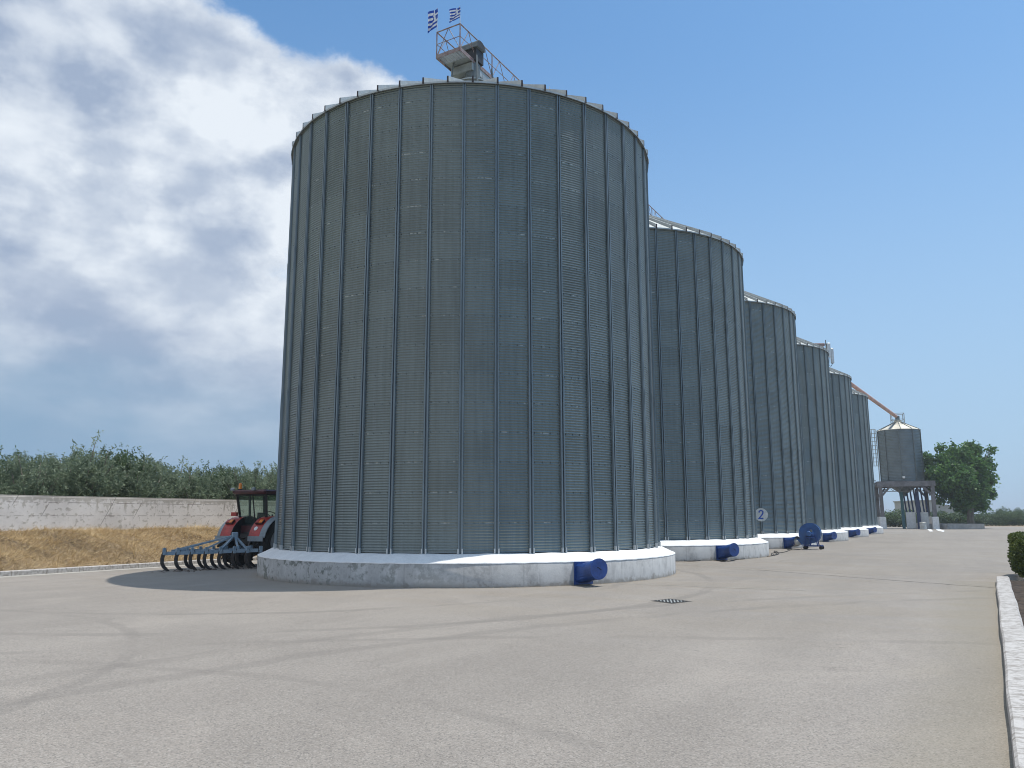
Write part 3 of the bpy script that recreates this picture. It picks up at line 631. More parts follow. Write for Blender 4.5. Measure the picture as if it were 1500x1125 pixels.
# ------------------------------------------------------------------ SILOS
RW, ZB, ZE = 5.894, .79, 13.2; RP, ZP = 6.388, .575
NR, NC = 42, 56; PH = math.pi/2-R(148.9)      # math angle (from +X) of the first stiffener
def pol(r, a, z): return (r*math.cos(a), r*math.sin(a), z)
def silo_meshes():
    D = {}
    n = 126; pitch = .068; rows = int((ZE-ZB)/pitch*6); z = ZB+np.arange(rows+1)*pitch/6
    ring = ((z-ZB) % .748)/.748
    r = RW+.0092*np.cos(2*np.pi*(z-ZB)/pitch); flat = (ring > .935) & (ring < .985); r = np.where(flat, r+.003, r)
    a = np.arange(n)*2*np.pi/n
    vs = np.stack([r[:, None]*np.cos(a)[None], r[:, None]*np.sin(a)[None], np.repeat(z[:, None], n, 1)], 2).reshape(-1, 3)
    i, j = np.meshgrid(np.arange(rows), np.arange(n), indexing='ij'); i = i.ravel(); j = j.ravel(); j2 = (j+1) % n
    q = np.stack([i*n+j, i*n+j2, (i+1)*n+j2, (i+1)*n+j], 1)
    # bolts: four per sheet in every overlap
    bv = []; bf = []; k0 = len(vs)
    for ri in range(int((ZE-ZB)/.748)):
        zz = ZB+(ri+.96)*.748
        for s_ in range(NR*4):
            aa = PH+2*math.pi*(s_+.5)/(NR*4); h = .008; rr = RW+.020; 
            c = np.array(pol(rr, aa, zz)); tn = np.array((-math.sin(aa), math.cos(aa), 0)); rd = np.array((math.cos(aa), math.sin(aa), 0))
            m0 = len(bv)+k0; bv += [c-tn*h-rd*.02-[0, 0, h], c+tn*h-rd*.02-[0, 0, h], c+tn*h-rd*.02+[0, 0, h], c-tn*h-rd*.02+[0, 0, h], c-tn*h-[0, 0, h], c+tn*h-[0, 0, h], c+tn*h+[0, 0, h], c-tn*h+[0, 0, h]]
            bf += [(m0+4, m0+5, m0+6, m0+7), (m0, m0+1, m0+5, m0+4), (m0+1, m0+2, m0+6, m0+5), (m0+2, m0+3, m0+7, m0+6), (m0+3, m0, m0+4, m0+7)]
    nq = len(q); vs = np.concatenate([vs, np.array(bv)]); q = np.concatenate([q, np.array(bf)])
    me = np_mesh('wall', vs, q, ['silo_steel', 'galv_dark']); me.polygons.foreach_set('use_smooth', np.arange(len(q)) < nq); me.polygons.foreach_set('material_index', (np.arange(len(q)) >= nq).astype(np.int32)); D['wall'] = me
    # stiffener: two lips and a dark channel; local X = outward, Y = tangent
    b = MB()
    secs = [(ZB-.06, 5.0, 1.0), (5.0, 9.3, .88), (9.3, ZE-.03, .76)]
    for k, (z0, z1, w) in enumerate(secs):
        o_ = .058*(1-.06*k); prof = [(.004, -.062*w), (o_-.022, -.06*w), (o_, -.056*w), (o_, -.020*w), (.006, -.020*w), (.006, .020*w), (o_, .020*w), (o_, .056*w), (o_-.022, .06*w), (.004, .062*w)]
        vs = [(RW+x, y, z0) for x, y in prof]+[(RW+x, y, z1) for x, y in prof]; m = len(prof)
        b.add(vs, [(i, i+1, m+i+1, m+i) for i in range(m-1)]+[tuple(range(m-1, -1, -1)), tuple(range(m, 2*m))])
        if k: b.box((RW+.03, -.058*w-.008, z0-.3), (RW+o_+.006, -.058*w+.02, z0+.3)); b.box((RW+.03, .058*w-.02, z0-.3), (RW+o_+.006, .058*w+.008, z0+.3))
    D['stiffener'] = b.mesh('stiffener', 'stiffener_steel')
    b = MB(); b.box((RW+.0, -.075, ZB-.08), (RW+.09, .075, ZB-.065)); b.box((RW+.01, -.068, ZB-.065), (RW+.074, -.034, ZB+.10)); b.box((RW+.01, .034, ZB-.065), (RW+.074, .068, ZB+.10)); D['foot'] = b.mesh('anchor_foot', 'stiffener_foot')
    # roof cone with eave lip
    sl = math.tan(R(29.8)); RE = 5.985; b = MB(); b.lathe([(RE, ZE-.05), (RE, ZE+.0), (.62, ZE+(RE-.62)*sl), (.6, ZE+(RE-.62)*sl-.06), (RE-.015, ZE-.055), (RE-.02, ZE-.02), (RW-.1, ZE-.015)], NC*2); D['roof'] = b.mesh('roof', 'roof_steel')
    # roof rib: standing seam, thick at the eave, local X outward
    b = MB(); z0 = ZE+.0; x0, x1 = .75, RE+.015; za = z0+(RE-x0)*sl
    vs = [(x0, -.02, za), (x0, .02, za), (x0, .02, za+.06), (x0, -.02, za+.06), (x1, -.026, z0-.02), (x1, .026, z0-.02), (x1, .022, z0+.135), (x1, -.022, z0+.135)]
    b.add(vs, [(0, 3, 2, 1), (0, 1, 5, 4), (1, 2, 6, 5), (2, 3, 7, 6), (3, 0, 4, 7)]); b.mi = 1; b.add(vs, [(4, 5, 6, 7)])
    b.add([(x1+.004, -.026, z0-.05), (x1+.004, .026, z0-.05), (x1+.004, .022, z0+.137), (x1+.004, -.022, z0+.137)], [(0, 1, 2, 3)]); D['rib'] = b.mesh('roof_rib', ['roof_steel', 'rib_end'])
    zt = ZE+(RE-.62)*sl; b = MB(); b.lathe([(.62, zt-.08), (.62, zt+.18), (.7, zt+.18), (.7, zt+.22), (.25, zt+.34), (0.001, zt+.34)], 32); D['collar'] = b.mesh('roof_collar', 'galv')
    b = MB(); b.lathe([(RP, -.03), (RP, ZP-.02), (RP-.015, ZP-.004), (RP-.05, ZP-.004)], 168); D['base'] = b.mesh('plinth', 'plinth', True)
    n = 336; b = MB(); prof = [(RP+.004, ZP-.022), (RP+.004, ZP), (RP-.04, ZP+.012), (RW+.12, ZB-.045), (RW-.05, ZB-.01), (RW-.1, ZB-.01)]
    for r_, z_ in prof:
        for i in range(n):
            t_ = 2*math.pi*i/n; wob = .004*math.sin(i*.9)+.004*math.sin(i*.37+2) if z_ > ZP+.02 else (.004*math.sin(i*1.3)+random.uniform(-.003, .003))
            b.v.append((r_*math.cos(t_), r_*math.sin(t_), z_+wob))
    for k in range(len(prof)-1):
        for i in range(n): j = (i+1) % n; b.f.append((k*n+i, k*n+j, k*n+n+j, k*n+n+i)); b.m.append(0)
    D['apron'] = b.mesh('apron', 'white_apron', True)
    # aeration duct, local +X outward: square mouth to round end
    b = MB(); A = [(.24, z_) for z_ in (0,)]; n = 24
    def ringpts(x, f, r_, hw, zc, tilt=0):
        L = []
        for i in range(n):
            t_ = 2*math.pi*(i+.5)/n; c_, s_ = math.cos(t_), math.sin(t_); m_ = max(abs(c_), abs(s_)); sq = (c_/m_*hw, s_/m_*hw); rd = (c_*r_, s_*r_)
            L.append((x+tilt*(sq[1]*(1-f)+rd[1]*f), sq[0]*(1-f)+rd[0]*f, zc+sq[1]*(1-f)+rd[1]*f))
        return L
    secs = [(RP-.05, 0, .235, .225, .29), (RP+.06, 0, .235, .225, .29), (RP+.38, 1, .235, .225, .36), (RP+.66, 1, .235, .225, .415)]
    for k, q_ in enumerate(secs): b.v += ringpts(*q_)
    for k in range(len(secs)-1):
        for i in range(n): j = (i+1) % n; b.f.append((k*n+i, k*n+j, k*n+n+j, k*n+n+i)); b.m.append(0)
    D['duct'] = b.mesh('aeration_duct', 'blue_paint')
    b = MB(); b.v += ringpts(RP+.62, 1, .25, .2, .41)+ringpts(RP+.68, 1, .25, .2, .42)
    b.f += [(i, (i+1) % n, n+(i+1) % n, n+i) for i in range(n)]+[tuple(range(n, 2*n)), tuple(range(n-1, -1, -1))]; b.m += [0]*(n+2); D['cover'] = b.mesh('cover', 'blue_paint')
    b = MB(); b.cbox((RP+.012, 0, .29), (.03, .54, .54)); D['flange'] = b.mesh('flange', 'blue_paint')
    b = MB(); b.path([(RP+.685, -.05, .46), (RP+.71, -.04, .455), (RP+.71, .04, .41), (RP+.685, .05, .405)], .008, 5); D['handle'] = b.mesh('handle', 'iron')
    return D
SM = silo_meshes()
lab = ['nearest and largest-looking corrugated grain silo with the flags above its roof', 'second corrugated grain silo in the row, behind the nearest one', 'third corrugated grain silo from the camera, with the blue blower at its plinth',
       'fourth corrugated grain silo from the camera, with pale antennas at its eave', 'fifth corrugated grain silo from the camera', 'farthest of the six big corrugated grain silos, beside the raised hopper']
DA = math.pi/2-R(120.8)
for k in range(6):
    t = thing('grain_silo', lab[k], 'silo', W(SPC*k, 0), ROT, 'row of corrugated grain silos')
    obj('wall', SM['wall'], t); rf = obj('roof', SM['roof'], t); obj('roof_collar', SM['collar'], rf); pl = obj('plinth', SM['base'], t); ap = obj('apron', SM['apron'], t)
    for i in range(NR):
        st = obj('stiffener', SM['stiffener'], t, rotz=PH+2*math.pi*i/NR); obj('anchor_foot', SM['foot'], st)
    pr = math.pi/2-R(146.7)
    for i in range(NC): obj('roof_rib', SM['rib'], rf, rotz=pr+2*math.pi*i/NC)
    du = obj('aeration_duct', SM['duct'], t, rotz=DA); obj('flange', SM['flange'], du)
    if k != 2: obj('cover', SM['cover'], du); obj('handle', SM['handle'], du)

# ------------------------------------------------------------------ catwalk along the ridge
def catwalk():
    t = thing('roof_catwalk', 'galvanised conveyor catwalk with railings running over the silo roofs', 'catwalk', W(0, 0), ROT)
    x0, x1, y0, y1, z0, zr = -.80, .17, -1.06, 66., 17.38, 18.30
    fl = MB(); fl.box((x0, y0+.5, z0-.03), (x1, y1, z0))
    for k in range(12): fl.box((x0, y0+.02+k*.04, z0-.03), (x1, y0+.026+k*.04, z0))
    for k in range(8): fl.box((x0+.06+k*.115, y0, z0-.035), (x0+.075+k*.115, y0+.5, z0-.006))
    fl.build('floor', 'galv', t)
    b = MB(); b.box((x0-.02, y0-.02, z0-.09), (x0-.002, y1, z0+.05)); b.box((x1+.002, y0-.02, z0-.09), (x1+.02, y1, z0+.05)); b.box((x0, y0-.02, z0-.09), (x1, y0-.002, z0+.05)); b.build('edge_beam', 'rail_red', t)
    for x in (x0, x1):
        b = MB(); r_ = .022; b.tube((x, y0, zr), (x, y1, zr), r_); b.tube((x, y0, (z0+zr)/2), (x, y1, (z0+zr)/2), .012)
        yy = y0; k = 0
        while yy < y1-1.1:
            if k % 2 == 0: b.tube((x, yy, z0), (x, yy, zr), r_)
            b.tube((x, yy, z0), (x, yy+.52, zr), .013); b.tube((x, yy+1.04, z0), (x, yy+.52, zr), .013)
            yy += 1.04; k += 1
        b.build('railing', 'rail_red', t)
    b = MB(); b.tube((x0, y0, zr), (x1, y0, zr), .022); b.tube((x0, y0, 17.84), (x1, y0, 17.84), .012)
    b.tube((x0, y0, z0), (x0*.5+x1*.5, y0, zr), .013); b.tube((x1, y0, z0), (x0*.5+x1*.5, y0, zr), .013); b.build('end_railing', 'rail_red', t)
    # conveyor trough under and beside the walkway, with its head box
    b = MB(); b.box((-.72, -.30, 17.02), (.165, 66, 17.30)); 
    for k in range(100): b.box((-.725, -.28+k*.66, 17.012), (.17, -.25+k*.66, 17.29))
    b.build('conveyor_trough', 'galv', t)
    b = MB(); b.prism([(-.55, 17.005), (.12, 17.005), (.28, 16.62), (-.28, 16.62)], .0, .6); b.build('spout', 'galv', t)
    for k in range(6):
        b = MB(); c = SPC*k
        for (xx, yy) in ((-.6, -.6), (.6, -.6), (-.6, .6), (.6, .6)): b.bar((xx, c+yy, 16.0), (xx*.8, c+yy*.8, 17.34), .05, .05)
        b.tube((0, c, 16.6), (0, c, 17.34), .26, 16); b.build('support_frame', 'galv_dark', t)
    # drive hood (rounded belt guard across the walkway)
    hd = MB(); poly = []
    for k in range(13): a = math.pi*k/12; poly.append((.25*math.cos(a), .16*math.sin(a)))
    poly += [(-.25, -.14), (.25, -.14)]
    Mx = Matrix.Translation((0, -.02, 18.0)) @ Matrix.Rotation(R(90), 4, 'Z')
    hd.prism(poly, -.36, .52, Mx); hd.build('drive_hood', 'galv_dark', t)
    b = MB(); b.prism([(x*.93, z*.93) for x, z in poly], -.366, -.362, Mx); b.cbox((-.02, .02, 17.62), (.62, .46, .46)); b.tube((.12, .3, 17.55), (-.3, .3, 17.55), .13, 16); b.build('drive_motor', 'dark', t)
    b = MB(); b.tube((.17, 5.3, 17.38), (.17, 5.3, 18.9), .03); b.tube((.17, 5.6, 18.3), (.17, 5.6, 19.35), .012); b.cbox((.17, 4.9, 18.35), (.24, .5, .3)); b.build('lamp_mast', 'pale_metal', t)
catwalk()

def flag(x, y, hoist, fly, droop, label, ztop, lean):
    t = thing('flag', label, 'flag', W(y, x, 18.30), ROT, 'striped flags on the catwalk end')
    b = MB(); b.tube((0, 0, -.9), (0, 0, 0), .012); b.tube((0, 0, 0), (lean[0], lean[1], ztop), .014); b.build('pole', 'pale_metal', t)
    nu, nv = 26, 18; vs = []; uvs = []
    for i in range(nu+1):
        for j in range(nv+1):
            a, c = i/nu, j/nv; h0 = ztop-hoist*(1-c)-.02; px = lean[0]*(h0/ztop); py = lean[1]*(h0/ztop)
            dx = -fly*a*(1-.22*math.sin(c*3)*a); dz = -droop*a**1.2+.04*math.sin(9*a+3*c)
            vs.append((px+dx*math.cos(.55)+.03*math.sin(13*a+2*c), py+dx*math.sin(.55)+.09*a*math.sin(9*a+4*c), h0+dz)); uvs.append((a, c))
    fs = [(i*(nv+1)+j, (i+1)*(nv+1)+j, (i+1)*(nv+1)+j+1, i*(nv+1)+j+1) for i in range(nu) for j in range(nv)]
    b = MB(); b.add(vs, fs); me = b.mesh('cloth', 'flag', True); ul = me.uv_layers.new(name='uv')
    for lp in me.loops: ul.data[lp.index].uv = uvs[lp.vertex_index]
    obj('cloth', me, t)
flag(-.80, -1.06, .74, .36, .22, 'left, longer-hanging blue and white striped flag on the catwalk corner', .94, (-.01, 0))
flag(.17, -1.06, .45, .40, .16, 'right, smaller blue and white striped flag on the catwalk corner', .66, (-.03, 0))

# ------------------------------------------------------------------ antennas at the eave of the fourth silo
def antennas():
    p = AT(1214, 515, 57.3); t = thing('antenna_array', 'pale panel antennas on brackets at the eave of the fourth silo', 'antenna', (p.x, p.y, 0), 0)
    z1, z0 = AT(1214, 503, 57.3).z, AT(1214, 532, 57.3).z
    b = MB(); b.tube((-.18, 0, z0-.1), (-.18, 0, z1+.25), .035); b.bar((-1.2, .2, z1-.5), (-.15, 0, z1-.5), .06, .06); b.bar((-1.2, .2, z1-.05), (-.15, 0, z1-.05), .06, .06); b.build('bracket', 'galv_dark', t)
    b = MB(); b.bbox((-.14, -.12, z0+.45), (.12, .06, z1+.02), .03); b.build('antenna_panel', 'pale_metal', t)
    b = MB(); b.bbox((.16, .0, z0), (.38, .2, z1-.35), .03); b.build('antenna_panel', 'pale_metal', t)
    b = MB(); b.path([(0, 0, z0+.45), (-.05, 0, z0-.12), (.1, .05, z0-.25), (.27, .1, z0)], .02, 6); b.build('cable', 'cable', t)
    b = MB(); b.bbox((-1.15, -.1, z1-.22), (-.3, .1, z1-.0), .02); b.build('cross_arm', 'rail_red', t)
antennas()

# round sign with the digit 2
def sign():
    Y = 40.2; c = AT(1115, 754, Y); t = thing('round_sign', 'round pale metal sign with a blue digit 2 beside the second silo', 'sign', (c.x, c.y, c.z), math.atan2(-c.x, c.y))
    r_ = 9.4*Y/FPX; b = MB(); b.lathe([(.001, -.012), (r_, -.012), (r_, .012), (.001, .012)], 40, M=Matrix.Rotation(R(90), 4, 'X')); b.build('plate', 'sign_face', t)
    S = r_*1.35; pts = [(-.24, .24), (-.20, .38), (-.06, .47), (.10, .46), (.21, .34), (.20, .18), (.10, .0), (-.08, -.2), (-.27, -.42), (.24, -.42)]
    pts = [(x*S*.95, z*S) for x, z in pts]; b = MB(); w = .066
    # mitred ribbon, one clean outline
    L = []
    for i, (x, z) in enumerate(pts):
        a = Vector(pts[max(i-1, 0)]); c_ = Vector(pts[min(i+1, len(pts)-1)]); p = Vector((x, z)); d0 = (p-a).normalized() if i else (c_-p).normalized(); d1 = (c_-p).normalized() if i < len(pts)-1 else d0
        n0 = Vector((-d0.y, d0.x)); n1 = Vector((-d1.y, d1.x)); n_ = (n0+n1).normalized(); k = w/2/max(.35, n_.dot(n0)); L += [p+n_*k, p-n_*k]
    b.add([(q.x, -.016, q.y) for q in L], [(2*i, 2*i+1, 2*i+3, 2*i+2) for i in range(len(pts)-1)]); b.build('digit', 'sign_blue', t)
    b = MB(); q = (W(SPC, 0)-c); b.bar((0, .016, 0), (-.55, .3, 0), .04, .04); b.build('bracket', 'galv_dark', t)
sign()

# ------------------------------------------------------------------ blower at the third silo
def blower():
    p = AT(1186, 757, 40.4); t = thing('centrifugal_blower', 'blue centrifugal blower on a wheeled frame beside the third silo', 'blower', (p.x, p.y, 0), ROT)
    Mx = Matrix.Translation((0, 0, .78)); b = MB(); n = 40; poly = []
    for k in range(n): a = 2*math.pi*k/n; r_ = .46+.10*((a+math.pi*.5) % (2*math.pi))/(2*math.pi); poly.append((r_*math.cos(a), r_*math.sin(a)))
    b.prism(poly, -.17, .17, Mx); b.build('volute', 'blue_steel', t, auto=40)
    b = MB(); b.prism([(x*1.04, z*1.04) for x, z in poly], -.185, -.172, Mx); b.prism([(x*1.04, z*1.04) for x, z in poly], .172, .185, Mx); b.build('rim', 'blue_steel', t, auto=40)
    b = MB(); b.box((-.92, -.16, .22), (-.1, .16, .52)); b.build('outlet', 'blue_steel', t)
    b = MB(); Rx = Matrix.Translation((0, -.19, .78)) @ Matrix.Rotation(R(90), 4, 'X')
    b.lathe([(.001, .0), (.2, .0), (.2, .05), (.13, .08), (.13, .40), (.11, .44), (.001, .44)], 24, M=Rx)
    for k in range(12): a = k*math.pi/6; b.box((-.008, .13, .1), (.008, .145, .38), Rx @ Matrix.Rotation(a, 4, 'Z'))
    b.build('motor', 'blue_steel', t); MB().box((.05, -.55, .86), (.14, -.36, .98)).build('terminal_box', 'galv_dark', t)
    b = MB()
    for x in (-.28, .34):
        for y in (-.22, .22): b.bar((x, y, .15), (x*.7, y, .72), .05, .05)
    b.bar((-.4, -.22, .17), (.55, -.22, .17), .05, .05); b.bar((-.4, .22, .17), (.55, .22, .17), .05, .05); b.bar((-.28, -.24, .20), (-.28, .24, .20), .05, .05); b.bar((.48, -.24, .20), (.48, .24, .20), .05, .05); b.box((-.2, -.52, .58), (.2, -.22, .62)); b.bar((0, -.4, .6), (0, -.24, .2), .05, .05)
    b.build('frame', 'blue_paint', t)
    for x in (-.28, .48):
        for y in (-.25, .25): MB().lathe([(.001, -.03), (.05, -.03), (.085, -.02), (.085, .02), (.05, .03), (.001, .03)], 18, M=Matrix.Translation((x, y, .085)) @ Matrix.Rotation(R(90), 4, 'X')).build('wheel', 'tyre', t)
    # cloth sleeve to the duct
    d = W(2*SPC, 0)+Vector((math.cos(DA+ROT), math.sin(DA+ROT), 0))*(RP+.66)+Vector((0, 0, .415)); L = Matrix.Translation((p.x, p.y, 0)) @ Matrix.Rotation(ROT, 4, 'Z'); dl = L.inverted() @ d
    b = MB(); a0 = Vector((-.90, 0, .37)); pts = []; rs = []
    for k in range(15): q = k/14; pts.append(a0.lerp(dl, q)+Vector((0, 0, -.05*math.sin(math.pi*q)))); rs.append(.20+.03*q+.012*math.sin(k*2.4))
    b.path(pts, rs, 14); b.build('sleeve', 'jute', t, smooth=True)
blower()
# blue spare transition piece lying beside the blower
p = G(1165, 801.5); o = thing('duct_piece', 'loose blue and grey duct elbow lying on the ground left of the blower', 'duct', (p.x, p.y, 0), ROT+.5)
MB().prism([(-.4, .01), (.35, .01), (.35, .22), (.1, .30), (-.4, .18)], -.14, .14).build('body', 'blue_steel', o); MB().tube((-.38, 0, .11), (-.62, 0, .12), .12, 16).build('collar', 'jute', o)

# cables
def cable(pts, label, r=.014):
    P = [G(*p) for p in pts]; q = []
    for i in range(len(P)-1):
        p0, p1, p2, p3 = P[max(i-1, 0)], P[i], P[i+1], P[min(i+2, len(P)-1)]
        for k in range(6): s_ = k/6; q.append(.5*((2*p1)+(p2-p0)*s_+(2*p0-5*p1+4*p2-p3)*s_**2+(3*p1-p0-3*p2+p3)*s_**3))
    q.append(P[-1]); b = MB(); b.path([(v.x, v.y, r+.006+(.03 if k % 17 == 5 else 0)) for k, v in enumerate(q)], r, 6); tag(b.build('power_cable', 'cable', smooth=True), label, 'cable')
cable([(1181, 804), (1172, 805.5), (1158, 806), (1152, 804.2), (1153, 803), (1158, 803.2), (1159, 805.3), (1150, 809), (1139, 810.5), (1134, 809), (1137, 808), (1141, 811.5), (1134, 814), (1130, 813), (1131, 811), (1136, 810.4), (1137, 812.6), (1128, 815.2), (1116, 815.5), (1112, 813.5), (1114, 811), (1117, 812.5), (1114, 816.5), (1106, 817.5), (1100, 813)], 'black cable looping across the yard from the blower to the second silo')
cable([(1100, 815.5), (1092, 819), (1080, 820.2), (1073, 821.6), (1060, 823.4), (1048, 821), (1040, 819.2), (1028, 821.6), (1010, 822.8), (992, 821.3)], 'black cable lying at the foot of the second silo plinth')
cable([(1072, 812), (1077, 816), (1078, 820), (1070, 822.5), (1058, 822)], 'short black cable hanging round the blue duct of the second silo')

# ------------------------------------------------------------------ tractor and plough
def wheel(t, x, y, r_, w, side):
    c = thing_child('wheel', t); c.location = (x, y, r_)
    b = MB(); Rx = Matrix.Rotation(R(90), 4, 'Y'); ri = r_*.56
    b.lathe([(ri, -w*.42), (r_*.80, -w*.5), (r_*.93, -w*.46), (r_*.95, -w*.2), (r_*.95, w*.2), (r_*.93, w*.46), (r_*.80, w*.5), (ri, w*.42)], 40, True, M=Rx)
    n = 20
    for k in range(n):
        for sg in (-1, 1):
            a = 2*math.pi*(k+(.5 if sg > 0 else 0))/n; M2 = Matrix.Rotation(a, 4, 'X')
            vs = []
            for (xx, dy) in ((0, .06), (sg*w*.5, -.14)):
                for (o1, rr) in ((-.028, r_*.93), (.028, r_*.93), (.022, r_), (-.022, r_)): vs.append(M2 @ Vector((xx, dy*r_*1.2+o1*r_*1.6, math.sqrt(max(.01, rr*rr-(dy*r_)**2)))))
            b.add(vs, [(0, 1, 2, 3), (7, 6, 5, 4), (0, 4, 5, 1), (1, 5, 6, 2), (2, 6, 7, 3), (3, 7, 4, 0)])
    b.build('tyre', 'tyre', c)
    b = MB(); b.lathe([(ri+.005, w*.40*side), (ri-.03, w*.34*side), (ri-.05, w*.1*side), (.17, w*.16*side), (.15, w*.3*side), (.001, w*.3*side)], 32, M=Rx); b.build('rim', 'rim_grey', c, smooth=False)
def thing_child(name, parent): return obj(name, MB().tube((-.05, 0, 0), (.05, 0, 0), .05, 10).mesh(name, 'tractor_black'), parent)
def tractor():
    t = thing('tractor', 'red farm tractor with orange beacon, parked facing away behind the nearest silo', 'tractor', (-8.93, 27.8, 0), R(-24))
    for x, sd_ in ((-.80, -1), (.80, 1)): wheel(t, x, 0, .80, .48, sd_)
    for x, sd_ in ((-.78, -1), (.78, 1)): wheel(t, x, 2.35, .56, .34, sd_)
    b = MB(); b.bbox((-.30, -.45, .5), (.30, 1.0, 1.15), .04); b.bbox((-.24, 1, .55), (.24, 2.6, .95), .04); b.tube((-.7, 0, .8), (.7, 0, .8), .12, 14); b.tube((-.7, 2.35, .56), (.7, 2.35, .56), .07, 10)
    b.box((-.2, -.62, .75), (.2, -.43, 1.1)); b.build('chassis', 'tractor_black', t)
    b = MB(); b.bbox((-.36, .95, .95), (.36, 3.05, 1.55), .08); b.build('bonnet', 'tractor_red', t); b = MB(); b.box((-.28, 3.052, 1.0), (.28, 3.07, 1.45)); b.build('grille', 'tractor_black', t)
    b = MB(); b.tube((.34, 1.35, 1.5), (.34, 1.35, 2.5), .04, 12); b.build('exhaust', 'iron', t)
    # fenders: curved shell, red on top with grey outer lip
    for sd_ in (-1, 1):
        b = MB(); g = MB(); n = 14; a0, a1 = R(15), R(168)
        xi, xm, xo = sd_*.40, sd_*.86, sd_*1.05
        for bb, xa, xb, rr in ((b, xi, xm, .90), (g, xm, xo, .895)):
            vs = []
            for k in range(n+1):
                a = a0+(a1-a0)*k/n; 
                for (x_, r_) in ((xa, rr), (xb, rr-(.05 if bb is g else 0)), (xb, rr-.03-(.05 if bb is g else 0)), (xa, rr-.03)): vs.append((x_, r_*math.cos(a), .80+r_*math.sin(a)))
            fs = [(k*4+i, k*4+(i+1) % 4, k*4+4+(i+1) % 4, k*4+4+i) for k in range(n) for i in range(4)]+[(0, 1, 2, 3), (n*4+3, n*4+2, n*4+1, n*4)]
            bb.add(vs, fs)
        f = b.build('fender', 'tractor_red', t); g.build('fender_lip', 'tractor_grey', f)
        Mf = Matrix.Translation((0, -.885, .93)); fl = MB(); fl.box((min(xi, xo), -.02, -.07), (max(xi, xo), .0, .10), Mf); fl.build('mud_flap', 'tractor_grey', f)
        # inner skirt
        b = MB(); poly = [(.9*math.cos(a0+(a1-a0)*k/n), .8+.9*math.sin(a0+(a1-a0)*k/n)) for k in range(n+1)]; b.prism(poly, -.012, .012, Matrix.Translation((sd_*.39, 0, 0)) @ Matrix.Rotation(R(90), 4, 'Z')); b.build('inner_guard', 'tractor_black', f)
        # rear lamp cluster box on the fender
        Mr = Matrix.Translation((sd_*.66, -.60, 1.47)) @ Matrix.Rotation(R(42), 4, 'X'); b = MB(); b.box((-.15, -.09, -.0), (.15, .09, .07), Mr); l = b.build('lamp_housing', 'tractor_dark_red', f); MB().box((-.13, -.07, .071), (.0, .07, .085), Mr).build('tail_lamp', 'tractor_red', l); MB().box((.01, -.07, .071), (.13, .07, .085), Mr).build('turn_lamp', 'orange', l)
    MB().lathe([(.001, 0), (.075, 0), (.075, .004), (.001, .004)], 20, M=Matrix.Translation((.62, -.77, 1.28)) @ Matrix.Rotation(R(60), 4, 'X')).build('round_sticker', 'white_paint', t)
    MB().box((-.84, -.42, 1.70), (-.60, -.34, 1.83)).build('work_lamp', 'tractor_red', t)
    # cab
    z0, z1 = 1.42, 2.44; wb, wt = .57, .65
    b = MB(); C0 = {(-1, 0): (-wb, -.20), (1, 0): (wb, -.20), (-1, 1): (-wb, .98), (1, 1): (wb, .98)}; C1 = {(-1, 0): (-wt, -.38), (1, 0): (wt, -.38), (-1, 1): (-wt*.95, .95), (1, 1): (wt*.95, .95)}
    for k in C0: b.bar((*C0[k], z0), (*C1[k], z1), .07, .07)
    b.box((-wb-.03, -.23, z0-.06), (wb+.03, -.16, z0)); b.box((-wb-.03, .92, z0-.06), (wb+.03, 1.0, z0+.02)); b.box((-wt-.03, -.42, z1-.03), (wt+.03, -.35, z1+.02))
    for sd_ in (-1, 1): b.bar((sd_*wb, .25, z0-.2), (sd_*wt, .25, z1), .06, .06); b.bar((sd_*wb, -.20, z0), (sd_*wb, .98, z0-.05), .06, .06); b.bar((sd_*wt, -.38, z1), (sd_*wt*.95, .95, z1), .06, .06)
    b.bar((.08, -.21, z0), (.06, -.39, z1), .03, .03)
    b.build('cab_frame', 'tractor_black', t)
    def pane(pts): 
        b = MB(); n_ = (Vector(pts[1])-Vector(pts[0])).cross(Vector(pts[2])-Vector(pts[0])).normalized()*.004
        b.add([Vector(p)+n_ for p in pts]+[Vector(p)-n_ for p in pts], [(0, 1, 2, 3), (7, 6, 5, 4), (0, 4, 5, 1), (1, 5, 6, 2), (2, 6, 7, 3), (3, 7, 4, 0)]); b.build('window', 'cab_glass', t)
    pane([(-wb, -.20, z0), (wb, -.20, z0), (wt, -.38, z1), (-wt, -.38, z1)]); pane([(-wb, .98, z0), (wb, .98, z0), (wt*.95, .95, z1), (-wt*.95, .95, z1)])
    for sd_ in (-1, 1): pane([(sd_*wb, -.20, z0), (sd_*wb, .98, z0), (sd_*wt*.95, .95, z1), (sd_*wt, -.38, z1)])
    b = MB(); b.bbox((-.74, -.56, 2.45), (.74, 1.2, 2.60), .05); b.build('cab_roof', 'tractor_dark_red', t)
    b = MB(); b.lathe([(.001, .26), (.035, .25), (.06, .20), (.06, .06), (.07, .05), (.07, 0), (.001, 0)], 18, M=Matrix.Translation((-.50, -.40, 2.59))); bc = b.build('beacon', 'orange', t, smooth=True); MB().tube((-.50, -.40, 2.59), (-.50, -.40, 2.635), .08, 16).build('beacon_base', 'tractor_black', bc)
    for x in (-.74, .2): MB().bbox((x, -.64, 2.56), (x+.14, -.54, 2.67), .02).build('work_lamp', 'tractor_grey', t)
    b = MB(); b.bbox((-.22, .2, 1.25), (.22, .6, 1.45), .05); b.bbox((-.20, .14, 1.4), (.20, .24, 1.82), .06); b.build('seat', 'tractor_black', t)
